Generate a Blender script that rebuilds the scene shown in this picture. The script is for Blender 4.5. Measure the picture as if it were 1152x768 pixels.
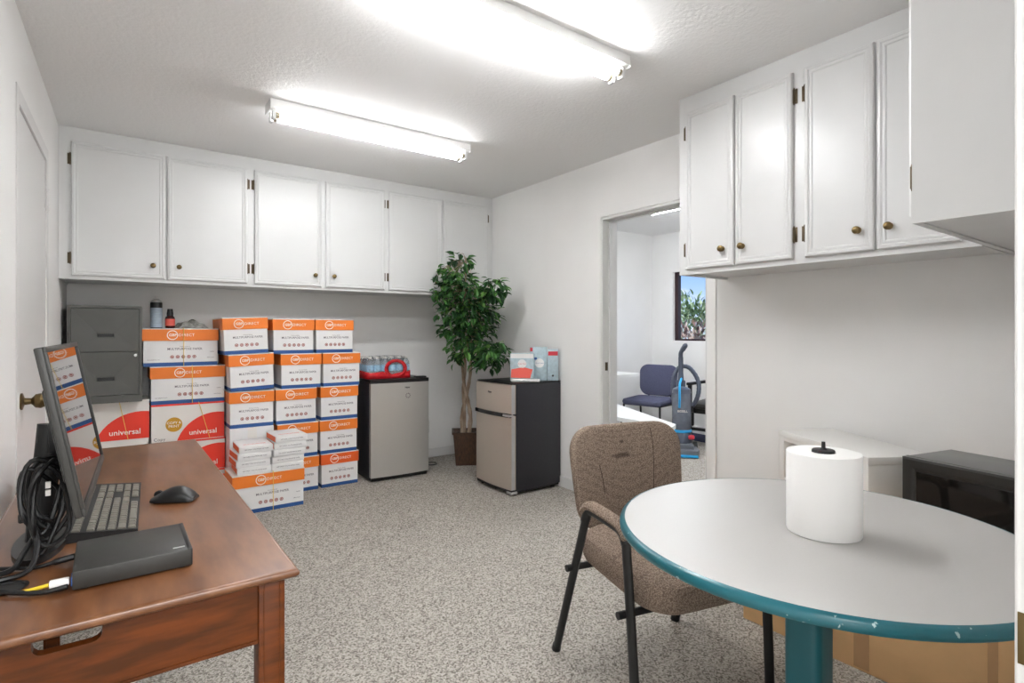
import bpy, bmesh, math, random
from mathutils import Vector, Matrix
random.seed(7)
R = math.radians
scene = bpy.context.scene
for o in list(bpy.data.objects):
    bpy.data.objects.remove(o)
COL = scene.collection

# ------------------------------------------------------------------ camera, world, exposure
cam_data = bpy.data.cameras.new('camera')
cam = bpy.data.objects.new('camera', cam_data)
COL.objects.link(cam)
cam.location = (0, 0, 1.21)
cam.rotation_euler = (R(90), 0, R(-36.1))
cam_data.sensor_width = 36
cam_data.lens = 36 * 620.5 / 1152
cam_data.shift_y = -11 / 1152
cam_data.clip_start = 0.01
scene.camera = cam
scene.view_settings.view_transform = 'Standard'
scene.view_settings.look = 'None'
scene.view_settings.gamma = 1
scene.view_settings.use_curve_mapping = False
scene.view_settings.exposure = 1.34
TUBE_POWER = 22.0        # the room's fluorescent tubes
NEXT_ROOM_POWER = 48.0   # the tubes of the room beyond the doorway
SKY_POWER = 0.5

def lin(c):
    c /= 255.0
    return c / 12.92 if c <= 0.04045 else ((c + 0.055) / 1.055) ** 2.4
def rgb(r, g, b):
    return (lin(r), lin(g), lin(b), 1)

world = bpy.data.worlds.new('sky')
scene.world = world
world.use_nodes = True
nt = world.node_tree
for n in list(nt.nodes):
    nt.nodes.remove(n)
N = nt.nodes.new
wo = N('ShaderNodeOutputWorld'); bg = N('ShaderNodeBackground')
tc = N('ShaderNodeTexCoord'); sep = N('ShaderNodeSeparateXYZ')
ramp = N('ShaderNodeValToRGB'); noise = N('ShaderNodeTexNoise'); mp = N('ShaderNodeMapping')
cr = N('ShaderNodeValToRGB'); mix = N('ShaderNodeMixRGB')
nt.links.new(tc.outputs['Generated'], sep.inputs[0])
nt.links.new(sep.outputs['Z'], ramp.inputs[0])
ramp.color_ramp.elements[0].position = 0.0; ramp.color_ramp.elements[0].color = rgb(214, 232, 250)
ramp.color_ramp.elements[1].position = 0.16; ramp.color_ramp.elements[1].color = rgb(70, 150, 236)
nt.links.new(tc.outputs['Generated'], mp.inputs[0])
mp.inputs['Scale'].default_value = (1, 1, 2.6)
nt.links.new(mp.outputs[0], noise.inputs['Vector'])
noise.inputs['Scale'].default_value = 7.0; noise.inputs['Detail'].default_value = 6
nt.links.new(noise.outputs['Fac'], cr.inputs[0])
cr.color_ramp.elements[0].position = 0.50; cr.color_ramp.elements[1].position = 0.66
nt.links.new(cr.outputs[0], mix.inputs[0]); nt.links.new(ramp.outputs[0], mix.inputs[1])
mix.inputs[2].default_value = (0.95, 0.96, 1, 1)
nt.links.new(mix.outputs[0], bg.inputs[0]); bg.inputs[1].default_value = SKY_POWER
nt.links.new(bg.outputs[0], wo.inputs[0])

def area_lamp(name, loc, rot, sx, sy, watts, colour=(1, 0.98, 0.95)):
    d = bpy.data.lights.new(name, 'AREA'); d.shape = 'RECTANGLE'; d.size = sx; d.size_y = sy; d.energy = watts; d.color = colour
    o = bpy.data.objects.new(name, d); COL.objects.link(o); o.location = loc; o.rotation_euler = rot
    return o
area_lamp('hallway_fill_overhead', (0.6, -0.8, 2.40), (0, 0, 0), 1.2, 1.2, 32, (0.96, 0.98, 1.0))  # added overhead fill behind the camera, no fixture stands there
area_lamp('hallway_fill_frontal', (0.3, -1.5, 1.35), (R(90), 0, R(0)), 1.6, 1.9, 3, (0.95, 0.975, 1.0))  # added frontal fill shining in through the doorway, no window built
sun_d = bpy.data.lights.new('sun', 'SUN'); sun_d.energy = 1.7; sun_d.angle = R(1.0)
sun = bpy.data.objects.new('sun', sun_d); COL.objects.link(sun)
sun.rotation_euler = (R(38), R(-20), R(-60))

# ------------------------------------------------------------------ materials
MATS = {}
def mat(name, col, rough=0.5, metal=0.0, spec=0.5, noise_amt=0, noise_scale=40, bump=0, bump_scale=200, coat=0,
        trans=0, emit=0, stretch=None, col2=None, bump_dist=0.01, detail=4, contrast=(0.35, 0.65)):
    if name in MATS:
        return MATS[name]
    m = bpy.data.materials.new(name); m.use_nodes = True
    t = m.node_tree; b = t.nodes['Principled BSDF']
    b.inputs['Base Color'].default_value = col
    b.inputs['Roughness'].default_value = rough
    b.inputs['Metallic'].default_value = metal
    b.inputs['Specular IOR Level'].default_value = spec
    b.inputs['Coat Weight'].default_value = coat
    b.inputs['Transmission Weight'].default_value = trans
    if emit:
        b.inputs['Emission Color'].default_value = col
        b.inputs['Emission Strength'].default_value = emit
    if noise_amt or col2:
        c = t.nodes.new('ShaderNodeTexCoord'); mp = t.nodes.new('ShaderNodeMapping'); n = t.nodes.new('ShaderNodeTexNoise')
        t.links.new(c.outputs['Object'], mp.inputs[0]); t.links.new(mp.outputs[0], n.inputs['Vector'])
        if stretch: mp.inputs['Scale'].default_value = stretch
        n.inputs['Scale'].default_value = noise_scale; n.inputs['Detail'].default_value = detail
        r = t.nodes.new('ShaderNodeValToRGB')
        r.color_ramp.elements[0].position, r.color_ramp.elements[1].position = contrast
        if col2 is None:
            col2 = tuple(min(1, v * (1 + noise_amt)) for v in col[:3]) + (1,)
            c1 = tuple(v * (1 - noise_amt) for v in col[:3]) + (1,)
        else:
            c1 = col
        r.color_ramp.elements[0].color = c1; r.color_ramp.elements[1].color = col2
        t.links.new(n.outputs['Fac'], r.inputs[0]); t.links.new(r.outputs[0], b.inputs['Base Color'])
    if bump:
        c = t.nodes.new('ShaderNodeTexCoord'); n = t.nodes.new('ShaderNodeTexNoise'); bp = t.nodes.new('ShaderNodeBump')
        t.links.new(c.outputs['Object'], n.inputs['Vector']); n.inputs['Scale'].default_value = bump_scale
        n.inputs['Detail'].default_value = 3
        bp.inputs['Strength'].default_value = bump; bp.inputs['Distance'].default_value = bump_dist
        t.links.new(n.outputs['Fac'], bp.inputs['Height']); t.links.new(bp.outputs[0], b.inputs['Normal'])
    MATS[name] = m
    return m

M_wall = mat('wall_paint', rgb(240, 239, 237), 0.6, noise_amt=0.012, noise_scale=3, bump=0.15, bump_scale=120, bump_dist=0.003)
M_ceil = mat('ceiling_paint', rgb(240, 239, 238), 0.7, bump=0.35, bump_scale=60, bump_dist=0.006)
M_trim = mat('trim_paint', rgb(222, 221, 219), 0.4)
M_cab = mat('cabinet_paint', rgb(216, 216, 215), 0.32, noise_amt=0.01, noise_scale=5)
def speckled(name, dark, light, scale):
    m = bpy.data.materials.new(name); m.use_nodes = True
    t = m.node_tree; b = t.nodes['Principled BSDF']; b.inputs['Roughness'].default_value = 0.95; b.inputs['Specular IOR Level'].default_value = 0.1
    c = t.nodes.new('ShaderNodeTexCoord'); v = t.nodes.new('ShaderNodeTexVoronoi'); n = t.nodes.new('ShaderNodeTexNoise')
    r = t.nodes.new('ShaderNodeValToRGB'); sp = t.nodes.new('ShaderNodeSeparateColor'); mx = t.nodes.new('ShaderNodeMixRGB'); bp = t.nodes.new('ShaderNodeBump')
    v.inputs['Scale'].default_value = scale; n.inputs['Scale'].default_value = 2.2; n.inputs['Detail'].default_value = 5
    t.links.new(c.outputs['Object'], v.inputs['Vector']); t.links.new(c.outputs['Object'], n.inputs['Vector'])
    t.links.new(v.outputs['Color'], sp.inputs[0]); t.links.new(sp.outputs[0], r.inputs[0])
    e = r.color_ramp.elements; e[0].position = 0.0; e[0].color = dark; e[1].position = 0.75; e[1].color = light
    mx.blend_type = 'MULTIPLY'; mx.inputs[0].default_value = 0.12
    t.links.new(r.outputs[0], mx.inputs[1]); t.links.new(n.outputs['Fac'], mx.inputs[2]); t.links.new(mx.outputs[0], b.inputs['Base Color'])
    bp.inputs['Strength'].default_value = 0.5; bp.inputs['Distance'].default_value = 0.004
    t.links.new(v.outputs['Distance'], bp.inputs['Height']); t.links.new(bp.outputs[0], b.inputs['Normal'])
    return m
M_carpet = speckled('carpet', rgb(112, 106, 98), rgb(192, 186, 177), 175)
M_navy_floor = mat('navy_floor', rgb(56, 60, 84), 0.95, spec=0.1, noise_amt=0.25, noise_scale=200)
M_brass = mat('aged_brass', rgb(112, 94, 62), 0.3, metal=0.9)
M_bronze = mat('dark_bronze', rgb(92, 80, 62), 0.4, metal=0.8)
M_nickel = mat('nickel', rgb(170, 160, 140), 0.3, metal=1)
M_white = mat('white_enamel', rgb(240, 240, 238), 0.35)
M_tube = mat('fluorescent_tube', (0.975, 0.985, 1.0, 1), 0.4, emit=TUBE_POWER)
M_tube_dim = mat('fluorescent_tube_dim', (0.975, 0.985, 1.0, 1), 0.4, emit=TUBE_POWER * 0.62)  # same tubes set dimmer so the back cabinet doors do not clip
M_tube2 = mat('fluorescent_tube_cool', (0.93, 0.96, 1.0, 1), 0.4, emit=NEXT_ROOM_POWER)
M_sock = mat('clear_socket', rgb(226, 226, 226), 0.2)
M_dark = mat('matte_black', rgb(20, 20, 21), 0.5, noise_amt=0.08, noise_scale=30)
M_black = mat('black_plastic', rgb(17, 17, 18), 0.4)
M_gloss = mat('glossy_black', rgb(14, 14, 15), 0.08)
M_screen = mat('screen_glass', rgb(10, 10, 12), 0.02, spec=0.6)
M_char = mat('charcoal_plastic', rgb(46, 45, 42), 0.45, noise_amt=0.06, noise_scale=60)
M_key = mat('key_plastic', rgb(112, 108, 98), 0.4)
M_grey_metal = mat('file_cabinet_paint', rgb(88, 88, 84), 0.5, noise_amt=0.03, noise_scale=12, bump=0.1, bump_scale=300)
M_wood = mat('cherry_wood', rgb(68, 32, 4), 0.34, spec=0.3, coat=0.0, col2=rgb(100, 48, 10), noise_scale=9, stretch=(1.0, 6.0, 6.0), detail=6)
M_wood_top = mat('cherry_wood_top', rgb(92, 54, 28), 0.33, spec=0.5, coat=0.15, col2=rgb(120, 78, 47), noise_scale=5, stretch=(5.0, 1.0, 5.0), detail=6)
M_wood_dark = mat('dark_wood', rgb(64, 34, 20), 0.35, noise_amt=0.2, noise_scale=14, stretch=(1, 1, 6))
M_pot = mat('pot_wood', rgb(54, 34, 22), 0.45, col2=rgb(88, 60, 40), noise_scale=30, stretch=(6, 6, 0.8))
M_soil = mat('moss_soil', rgb(60, 48, 34), 0.9, noise_amt=0.4, noise_scale=80)
M_bark = mat('bark', rgb(136, 112, 92), 0.8, col2=rgb(196, 176, 154), noise_scale=22, stretch=(1, 1, 0.3), bump=0.4, bump_scale=60)
M_carton = mat('white_carton', rgb(236, 235, 234), 0.55, noise_amt=0.015, noise_scale=8)
M_carton_top = mat('carton_top', rgb(236, 232, 226), 0.55)
M_orange = mat('orange_print', rgb(240, 128, 40), 0.5, noise_amt=0.03, noise_scale=6)
M_orange2 = mat('deep_orange_print', rgb(232, 96, 32), 0.5, noise_amt=0.03, noise_scale=6)
M_blue = mat('blue_print', rgb(42, 86, 148), 0.5)
M_ink = mat('dark_ink', rgb(108, 98, 104), 0.6)
M_inkb = mat('black_ink', rgb(60, 56, 58), 0.6)
M_maroon = mat('maroon_print', rgb(150, 62, 62), 0.6)
M_wprint = mat('white_print', rgb(250, 242, 232), 0.5)
M_red = mat('red_print', rgb(236, 58, 38), 0.5)
M_gold = mat('gold_print', rgb(206, 152, 36), 0.5)
M_strap = mat('yellow_strap', rgb(240, 206, 96), 0.4)
M_steel = mat('brushed_steel', rgb(198, 196, 192), 0.36, metal=0.6, noise_amt=0.04, noise_scale=60, stretch=(1, 1, 40))
M_steel2 = mat('brushed_steel_warm', rgb(194, 185, 174), 0.36, metal=0.6, noise_amt=0.03, noise_scale=60, stretch=(40, 1, 1))
M_fr_side = mat('fridge_black', rgb(40, 40, 46), 0.4, noise_amt=0.05, noise_scale=60, bump=0.1, bump_scale=400)
M_silver = mat('silver_trim', rgb(200, 200, 200), 0.3, metal=0.7)
M_lam = mat('grey_laminate', rgb(180, 178, 175), 0.42, noise_amt=0.01, noise_scale=200)
M_teal = mat('teal_vinyl', rgb(16, 88, 98), 0.3, spec=0.5)
def scuffed_teal():
    m = mat('teal_edge', rgb(18, 90, 100), 0.28)
    t = m.node_tree; b = t.nodes['Principled BSDF']
    c = t.nodes.new('ShaderNodeTexCoord'); n = t.nodes.new('ShaderNodeTexNoise'); r = t.nodes.new('ShaderNodeValToRGB')
    n.inputs['Scale'].default_value = 55; n.inputs['Detail'].default_value = 8
    t.links.new(c.outputs['Object'], n.inputs['Vector']); t.links.new(n.outputs['Fac'], r.inputs[0])
    r.color_ramp.elements[0].position = 0.665; r.color_ramp.elements[0].color = rgb(18, 90, 100)
    r.color_ramp.elements[1].position = 0.69; r.color_ramp.elements[1].color = rgb(170, 190, 190)
    t.links.new(r.outputs[0], b.inputs['Base Color'])
    return m
M_teal_edge = scuffed_teal()
M_kraft = mat('kraft_cardboard', rgb(226, 184, 134), 0.8, spec=0.2, noise_amt=0.07, noise_scale=4, bump=0.3, bump_scale=6, bump_dist=0.03)
M_tape = mat('packing_tape', rgb(190, 150, 108), 0.25)
M_paper = mat('paper_towel', rgb(246, 245, 243), 0.85, spec=0.1, bump=0.15, bump_scale=160, bump_dist=0.003)
M_glassd = mat('oven_glass', rgb(26, 24, 22), 0.06, spec=0.6)
M_mw = mat('microwave_black', rgb(50, 49, 47), 0.3)
M_mwtop = mat('microwave_case', rgb(112, 112, 110), 0.42)
M_white_pl = mat('white_plastic', rgb(232, 230, 226), 0.4)
M_cloth = mat('grey_cloth', rgb(150, 150, 144), 0.9, spec=0.1, noise_amt=0.25, noise_scale=60)
M_can_blue = mat('can_label', rgb(176, 192, 206), 0.35, noise_amt=0.12, noise_scale=60, stretch=(0.4, 0.4, 4))
M_dkred = mat('dark_bottle', rgb(64, 22, 20), 0.2)
M_coral = mat('coral_label', rgb(232, 98, 84), 0.45)
M_wrap_red = mat('red_shrink_wrap', rgb(212, 36, 44), 0.2, noise_amt=0.15, noise_scale=30)
M_bottle = mat('clear_bottle', (0.86, 0.92, 0.97, 1), 0.12, trans=0.75)
M_blabel = mat('bottle_label', rgb(150, 184, 208), 0.35, noise_amt=0.25, noise_scale=40)
M_pack = mat('pale_blue_pack', rgb(176, 196, 204), 0.4, noise_amt=0.10, noise_scale=40)
M_navy = mat('navy_seat_fabric', rgb(84, 86, 108), 0.9, spec=0.1, noise_amt=0.1, noise_scale=120)
M_vac = mat('vacuum_grey', rgb(78, 84, 98), 0.3, noise_amt=0.06, noise_scale=10)
M_vacbin = mat('vacuum_bin', rgb(108, 113, 124), 0.15, noise_amt=0.15, noise_scale=14)
M_vhead = mat('vacuum_head', rgb(112, 116, 124), 0.3)
M_cyan = mat('cyan_plastic', rgb(44, 168, 226), 0.3)
M_vred = mat('red_plastic', rgb(206, 44, 60), 0.4)
M_wframe = mat('window_frame_brown', rgb(52, 30, 32), 0.4)
M_yel = mat('yellow_cable', rgb(226, 196, 46), 0.4)
M_ground = mat('dry_ground', rgb(150, 128, 108), 0.95, noise_amt=0.2, noise_scale=3)
M_rubber = mat('rubber', rgb(22, 22, 22), 0.7)

def island_colour(name, stops, rough=0.5):
    m = bpy.data.materials.new(name); m.use_nodes = True
    t = m.node_tree; b = t.nodes['Principled BSDF']
    g = t.nodes.new('ShaderNodeNewGeometry'); r = t.nodes.new('ShaderNodeValToRGB')
    t.links.new(g.outputs['Random Per Island'], r.inputs[0])
    while len(r.color_ramp.elements) < len(stops):
        r.color_ramp.elements.new(0.5)
    for e, (p, c) in zip(r.color_ramp.elements, stops):
        e.position = p; e.color = c
    t.links.new(r.outputs[0], b.inputs['Base Color'])
    b.inputs['Roughness'].default_value = rough
    return m
M_leaf = island_colour('ficus_leaf', [(0, rgb(26, 62, 30)), (0.45, rgb(46, 94, 46)), (0.8, rgb(76, 130, 60)), (1, rgb(116, 168, 80))], 0.42)
M_bush = island_colour('bush_leaf', [(0, rgb(80, 100, 66)), (0.5, rgb(126, 152, 108)), (1, rgb(190, 202, 160))], 0.6)
M_dry = island_colour('dry_leaf', [(0, rgb(112, 84, 76)), (0.5, rgb(160, 130, 116)), (1, rgb(206, 188, 170))], 0.7)

def fabric(name, stains=()):
    m = bpy.data.materials.new(name); m.use_nodes = True
    t = m.node_tree; b = t.nodes['Principled BSDF']; b.inputs['Roughness'].default_value = 0.95
    b.inputs['Specular IOR Level'].default_value = 0.1
    L = t.links.new; n_ = t.nodes.new
    c = n_('ShaderNodeTexCoord'); mp = n_('ShaderNodeMapping'); ch = n_('ShaderNodeTexVoronoi'); n = n_('ShaderNodeTexNoise'); r = n_('ShaderNodeValToRGB')
    L(c.outputs['Object'], mp.inputs[0]); mp.inputs['Scale'].default_value = (210, 210, 300)
    L(mp.outputs[0], ch.inputs['Vector']); ch.inputs['Scale'].default_value = 1.0; ch.inputs['Randomness'].default_value = 0.75
    L(ch.outputs['Distance'], r.inputs[0])
    r.color_ramp.elements[0].position = 0.2; r.color_ramp.elements[0].color = rgb(168, 150, 134)
    r.color_ramp.elements[1].position = 0.65; r.color_ramp.elements[1].color = rgb(112, 97, 86)
    out = r.outputs[0]
    for (cx, cy, cz), (ax, az), amount in stains:
        sub = n_('ShaderNodeVectorMath'); sub.operation = 'SUBTRACT'; sub.inputs[1].default_value = (cx, cy, cz)
        mul = n_('ShaderNodeVectorMath'); mul.operation = 'MULTIPLY'; mul.inputs[1].default_value = (1/ax, 0, 1/az)
        ln = n_('ShaderNodeVectorMath'); ln.operation = 'LENGTH'
        nn = n_('ShaderNodeTexNoise'); nn.inputs['Scale'].default_value = 60
        ad = n_('ShaderNodeMath'); ad.operation = 'ADD'
        rr = n_('ShaderNodeValToRGB'); rr.color_ramp.elements[0].position = 0.52; rr.color_ramp.elements[0].color = (amount,)*3 + (1,)
        rr.color_ramp.elements[1].position = 0.82; rr.color_ramp.elements[1].color = (0, 0, 0, 1)
        mx = n_('ShaderNodeMixRGB'); mx.inputs[2].default_value = rgb(52, 42, 38)
        L(c.outputs['Object'], sub.inputs[0]); L(sub.outputs[0], mul.inputs[0]); L(mul.outputs[0], ln.inputs[0])
        L(c.outputs['Object'], nn.inputs['Vector']); L(ln.outputs['Value'], ad.inputs[0]); L(nn.outputs['Fac'], ad.inputs[1])
        hf = n_('ShaderNodeMath'); hf.operation = 'MULTIPLY'; hf.inputs[1].default_value = 0.5; L(ad.outputs[0], hf.inputs[0]); L(hf.outputs[0], rr.inputs[0]); L(rr.outputs[0], mx.inputs[0]); L(out, mx.inputs[1]); out = mx.outputs[0]
    L(out, b.inputs['Base Color'])
    return m
M_weave = fabric('brown_weave')
M_weave_back = fabric('brown_weave_stained', [((-0.010, 0, 0.722), (0.050, 0.009), 0.6), ((0.010, 0, 0.728), (0.026, 0.010), 0.4), ((0.0, 0, 0.775), (0.010, 0.006), 0.7)])
M_stain = mat('dark_stain', rgb(62, 50, 44), 0.95, spec=0.05)

# ------------------------------------------------------------------ mesh helpers
def new():
    return bmesh.new()
def add_box(bm, x0, x1, y0, y1, z0, z1, mi=0, bev=0, seg=2):
    vs = [bm.verts.new(p) for p in ((x0,y0,z0),(x1,y0,z0),(x1,y1,z0),(x0,y1,z0),(x0,y0,z1),(x1,y0,z1),(x1,y1,z1),(x0,y1,z1))]
    fs = [bm.faces.new([vs[i] for i in q]) for q in ((0,3,2,1),(4,5,6,7),(0,1,5,4),(1,2,6,5),(2,3,7,6),(3,0,4,7))]
    for f in fs: f.material_index = mi
    if bev:
        es = list({e for f in fs for e in f.edges})
        r = bmesh.ops.bevel(bm, geom=es, offset=bev, segments=seg, profile=0.5, affect='EDGES')
        for f in r['faces']: f.material_index = mi
    return vs
def xform(bm, verts, m):
    bmesh.ops.transform(bm, matrix=m, verts=[v for v in verts if v.is_valid])
def frames(pts, closed=False):
    n = len(pts); T = []
    for i in range(n):
        a = pts[(i - 1) % n] if (closed or i > 0) else pts[i]
        b = pts[(i + 1) % n] if (closed or i < n - 1) else pts[i]
        T.append((b - a).normalized())
    up = Vector((0, 0, 1)) if abs(T[0].z) < 0.9 else Vector((1, 0, 0))
    u = T[0].cross(up).normalized(); out = []
    for i in range(n):
        u = (u - T[i] * u.dot(T[i])).normalized()
        out.append((u, T[i].cross(u).normalized()))
    return out
def add_tube(bm, pts, r, n=8, mi=0, closed=False, cap=True, flat=1.0):
    pts = [Vector(p) for p in pts]
    rs = r if isinstance(r, (list, tuple)) else [r] * len(pts)
    fr = frames(pts, closed); rings = []
    for p, (u, v), rr in zip(pts, fr, rs):
        rings.append([bm.verts.new(p + u * (math.cos(2*math.pi*k/n) * rr) + v * (math.sin(2*math.pi*k/n) * rr * flat)) for k in range(n)])
    m = len(rings)
    for i in range(m if closed else m - 1):
        a, b = rings[i], rings[(i + 1) % m]
        for k in range(n):
            f = bm.faces.new((a[k], a[(k+1) % n], b[(k+1) % n], b[k])); f.material_index = mi
    if cap and not closed:
        f = bm.faces.new(rings[0][::-1]); f.material_index = mi
        f = bm.faces.new(rings[-1]); f.material_index = mi
    return [v for g in rings for v in g]
def smooth_path(pts, k=6):
    pts = [Vector(p) for p in pts]; out = []
    P = [pts[0]] + pts + [pts[-1]]
    for i in range(1, len(P) - 2):
        for j in range(k):
            t = j / k; a, b, c, d = P[i-1], P[i], P[i+1], P[i+2]
            out.append(0.5 * ((2*b) + (c - a) * t + (2*a - 5*b + 4*c - d) * t*t + (3*b - a - 3*c + d) * t**3))
    out.append(pts[-1])
    return out
def add_lathe(bm, prof, c=(0, 0, 0), n=24, mi=0, m=None, caps=True):
    rings = []; new_v = []
    for r, z in prof:
        if r < 1e-6:
            ring = [bm.verts.new((c[0], c[1], c[2] + z))]
        else:
            ring = [bm.verts.new((c[0] + r*math.cos(2*math.pi*k/n), c[1] + r*math.sin(2*math.pi*k/n), c[2] + z)) for k in range(n)]
        rings.append(ring); new_v += ring
    for a, b in zip(rings, rings[1:]):
        for k in range(n):
            q = [a[k % len(a)], a[(k+1) % len(a)], b[(k+1) % len(b)], b[k % len(b)]]
            q = list(dict.fromkeys(q))
            if len(q) > 2:
                f = bm.faces.new(q); f.material_index = mi
    for ring, rev in ((rings[0], True), (rings[-1], False)):
        if caps and len(ring) > 2:
            f = bm.faces.new(ring[::-1] if rev else ring); f.material_index = mi
    if m is not None: xform(bm, new_v, m)
    return new_v
def add_prism(bm, poly, h0, h1, axis='z', mi=0):
    """poly: list of 2-d points; axis z: (x,y); axis y: (x,z) swept along y; axis x: (y,z) swept along x."""
    def P(p, h):
        return {'z': (p[0], p[1], h), 'y': (p[0], h, p[1]), 'x': (h, p[0], p[1])}[axis]
    a = [bm.verts.new(P(p, h0)) for p in poly]; b = [bm.verts.new(P(p, h1)) for p in poly]
    n = len(poly)
    fs = [bm.faces.new(a[::-1]), bm.faces.new(b)] + [bm.faces.new((a[i], a[(i+1) % n], b[(i+1) % n], b[i])) for i in range(n)]
    for f in fs: f.material_index = mi
    return a + b
def add_panel(bm, x0, x1, z0, z1, y, prof, mi=0):
    """rectangle in the xz plane facing -y; prof lists (inset, how far it stands out of y)."""
    loops = []
    for ins, d in prof:
        loops.append([bm.verts.new(p) for p in ((x0+ins, y-d, z0+ins), (x1-ins, y-d, z0+ins), (x1-ins, y-d, z1-ins), (x0+ins, y-d, z1-ins))])
    for a, b in zip(loops, loops[1:]):
        for k in range(4):
            f = bm.faces.new((a[k], a[(k+1) % 4], b[(k+1) % 4], b[k])); f.material_index = mi
    f = bm.faces.new(loops[-1]); f.material_index = mi
    f = bm.faces.new(loops[0][::-1]); f.material_index = mi
def rounded_rect(w, h, r, n=5, cx=0, cz=0):
    out = []
    for sx, sz, a0 in ((1, 1, 0), (-1, 1, 90), (-1, -1, 180), (1, -1, 270)):
        for k in range(n + 1):
            a = R(a0 + 90 * k / n)
            out.append((cx + sx*(w/2 - r) + r*math.cos(a), cz + sz*(h/2 - r) + r*math.sin(a)))
    return out
def finish(me, smooth):
    if smooth:
        me.shade_smooth()
        me.set_sharp_from_angle(angle=R(35))
def link(name, me, parent=None, loc=None, rotz=None):
    o = bpy.data.objects.new(name, me); COL.objects.link(o)
    if parent: o.parent = parent
    if loc: o.location = loc
    if rotz is not None: o.rotation_euler = (0, 0, rotz)
    return o
def mesh_of(name, bm, mats, smooth=True):
    bmesh.ops.recalc_face_normals(bm, faces=bm.faces)
    me = bpy.data.meshes.new(name); bm.to_mesh(me); bm.free()
    for m in (mats if isinstance(mats, (list, tuple)) else [mats]): me.materials.append(m)
    finish(me, smooth)
    return me
def obj(name, bm, mats, parent=None, loc=None, rotz=None, smooth=True):
    return link(name, mesh_of(name, bm, mats, smooth), parent, loc, rotz)
def tag(o, label, cat, group=None, kind=None):
    o['label'] = label; o['category'] = cat
    if group: o['group'] = group
    if kind: o['kind'] = kind
    return o
def thing(name, label, cat, loc=(0, 0, 0), rotz=0, group=None):
    o = bpy.data.objects.new(name, None); COL.objects.link(o)
    o.empty_display_size = 0.05
    o.location = loc; o.rotation_euler = (0, 0, rotz)
    return tag(o, label, cat, group)
def struct(name, bm, mats, parent=None, loc=None, rotz=None, smooth=False):
    o = obj(name, bm, mats, parent, loc, rotz, smooth)
    if not parent: o['kind'] = 'structure'
    return o
def dup(root, label, loc, rotz, group=None):
    r = root.copy(); COL.objects.link(r); r.location = loc; r.rotation_euler = (0, 0, rotz)
    r['label'] = label
    if group: r['group'] = group
    for ch in list(root.children):
        c = ch.copy(); COL.objects.link(c); c.parent = r
        for g in list(ch.children):
            d = g.copy(); COL.objects.link(d); d.parent = c
    return r
def text_verts(bm, s, size, x, z, y, mi=0, align='CENTER', bold=0.0, depth=0.0006, sx=1.0, spacing=1.0):
    """lettering standing on a surface that faces -y."""
    cu = bpy.data.curves.new('lettering', 'FONT'); cu.body = s; cu.size = size; cu.align_x = align; cu.align_y = 'CENTER'
    cu.extrude = depth / 2; cu.offset = bold * size; cu.resolution_u = 2; cu.space_character = spacing
    o = bpy.data.objects.new('lettering', cu); COL.objects.link(o)
    dg = bpy.context.evaluated_depsgraph_get()
    me = bpy.data.meshes.new_from_object(o.evaluated_get(dg))
    k0 = len(bm.verts); f0 = len(bm.faces)
    me.transform(Matrix.Translation((x, y, z)) @ Matrix.Rotation(R(90), 4, 'X') @ Matrix.Diagonal((sx, 1, 1, 1)))
    bm.from_mesh(me)
    bm.faces.ensure_lookup_table()
    for f in bm.faces[f0:]: f.material_index = mi
    bpy.data.objects.remove(o); bpy.data.curves.remove(cu); bpy.data.meshes.remove(me)
def add_disc(bm, x, z, r, y, d=0.0005, n=20, mi=0):
    add_prism(bm, [(x + r*math.cos(2*math.pi*k/n), z + r*math.sin(2*math.pi*k/n)) for k in range(n)], y - d, y, 'y', mi)
def add_ring(bm, x, z, r0, r1, y, d=0.0005, n=28, mi=0):
    for k in range(n):
        a, b = 2*math.pi*k/n, 2*math.pi*(k+1)/n
        add_prism(bm, [(x + r0*math.cos(a), z + r0*math.sin(a)), (x + r1*math.cos(a), z + r1*math.sin(a)),
                       (x + r1*math.cos(b), z + r1*math.sin(b)), (x + r0*math.cos(b), z + r0*math.sin(b))], y - d, y, 'y', mi)

# ------------------------------------------------------------------ room shell
CEIL = 2.44
XR, YB = 2.86, 4.77          # faces of the right wall and of the back wall
XE, YE = 5.65, 4.68          # faces of the next room
bm = new(); add_box(bm, -0.6, XR + 0.14, -1.7, YB + 0.15, -0.1, 0)
struct('floor', bm, M_carpet)
bm = new(); add_box(bm, -0.6, XR + 0.14, -1.7, YB + 0.15, CEIL, CEIL + 0.1)
struct('ceiling', bm, M_ceil)
bm = new(); add_box(bm, -0.4, XR, YB, YB + 0.12, 0, CEIL)
struct('wall_back', bm, M_wall)
# left wall, a degree or so off square, with the door set in it
LW = lambda y: -0.3535 + 0.025 * y
LROT = math.atan2(1, 0.025)
def lw_point(y): return (LW(y), y, 0)
bm = new(); add_prism(bm, [(LW(0.03), 0.03), (LW(2.80), 2.80), (LW(2.80)-0.12, 2.80), (LW(0.03)-0.12, 0.03)], 0, CEIL)
add_prism(bm, [(LW(3.68), 3.68), (LW(4.77), 4.77), (LW(4.77)-0.12, 4.77), (LW(3.68)-0.12, 3.68)], 0, CEIL)
add_prism(bm, [(LW(2.80), 2.80), (LW(3.68), 3.68), (LW(3.68)-0.12, 3.68), (LW(2.80)-0.12, 2.80)], 2.10, CEIL)
struct('wall_left', bm, M_wall)
# right wall with the doorway
DY0, DY1, DZ = 1.95, 2.83, 2.03
bm = new()
add_box(bm, XR, XR + 0.14, 0.03, DY0, 0, CEIL); add_box(bm, XR, XR + 0.14, DY1, YB, 0, CEIL); add_box(bm, XR, XR + 0.14, DY0, DY1, DZ + 0.01, CEIL)
struct('wall_right', bm, M_wall)
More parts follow.
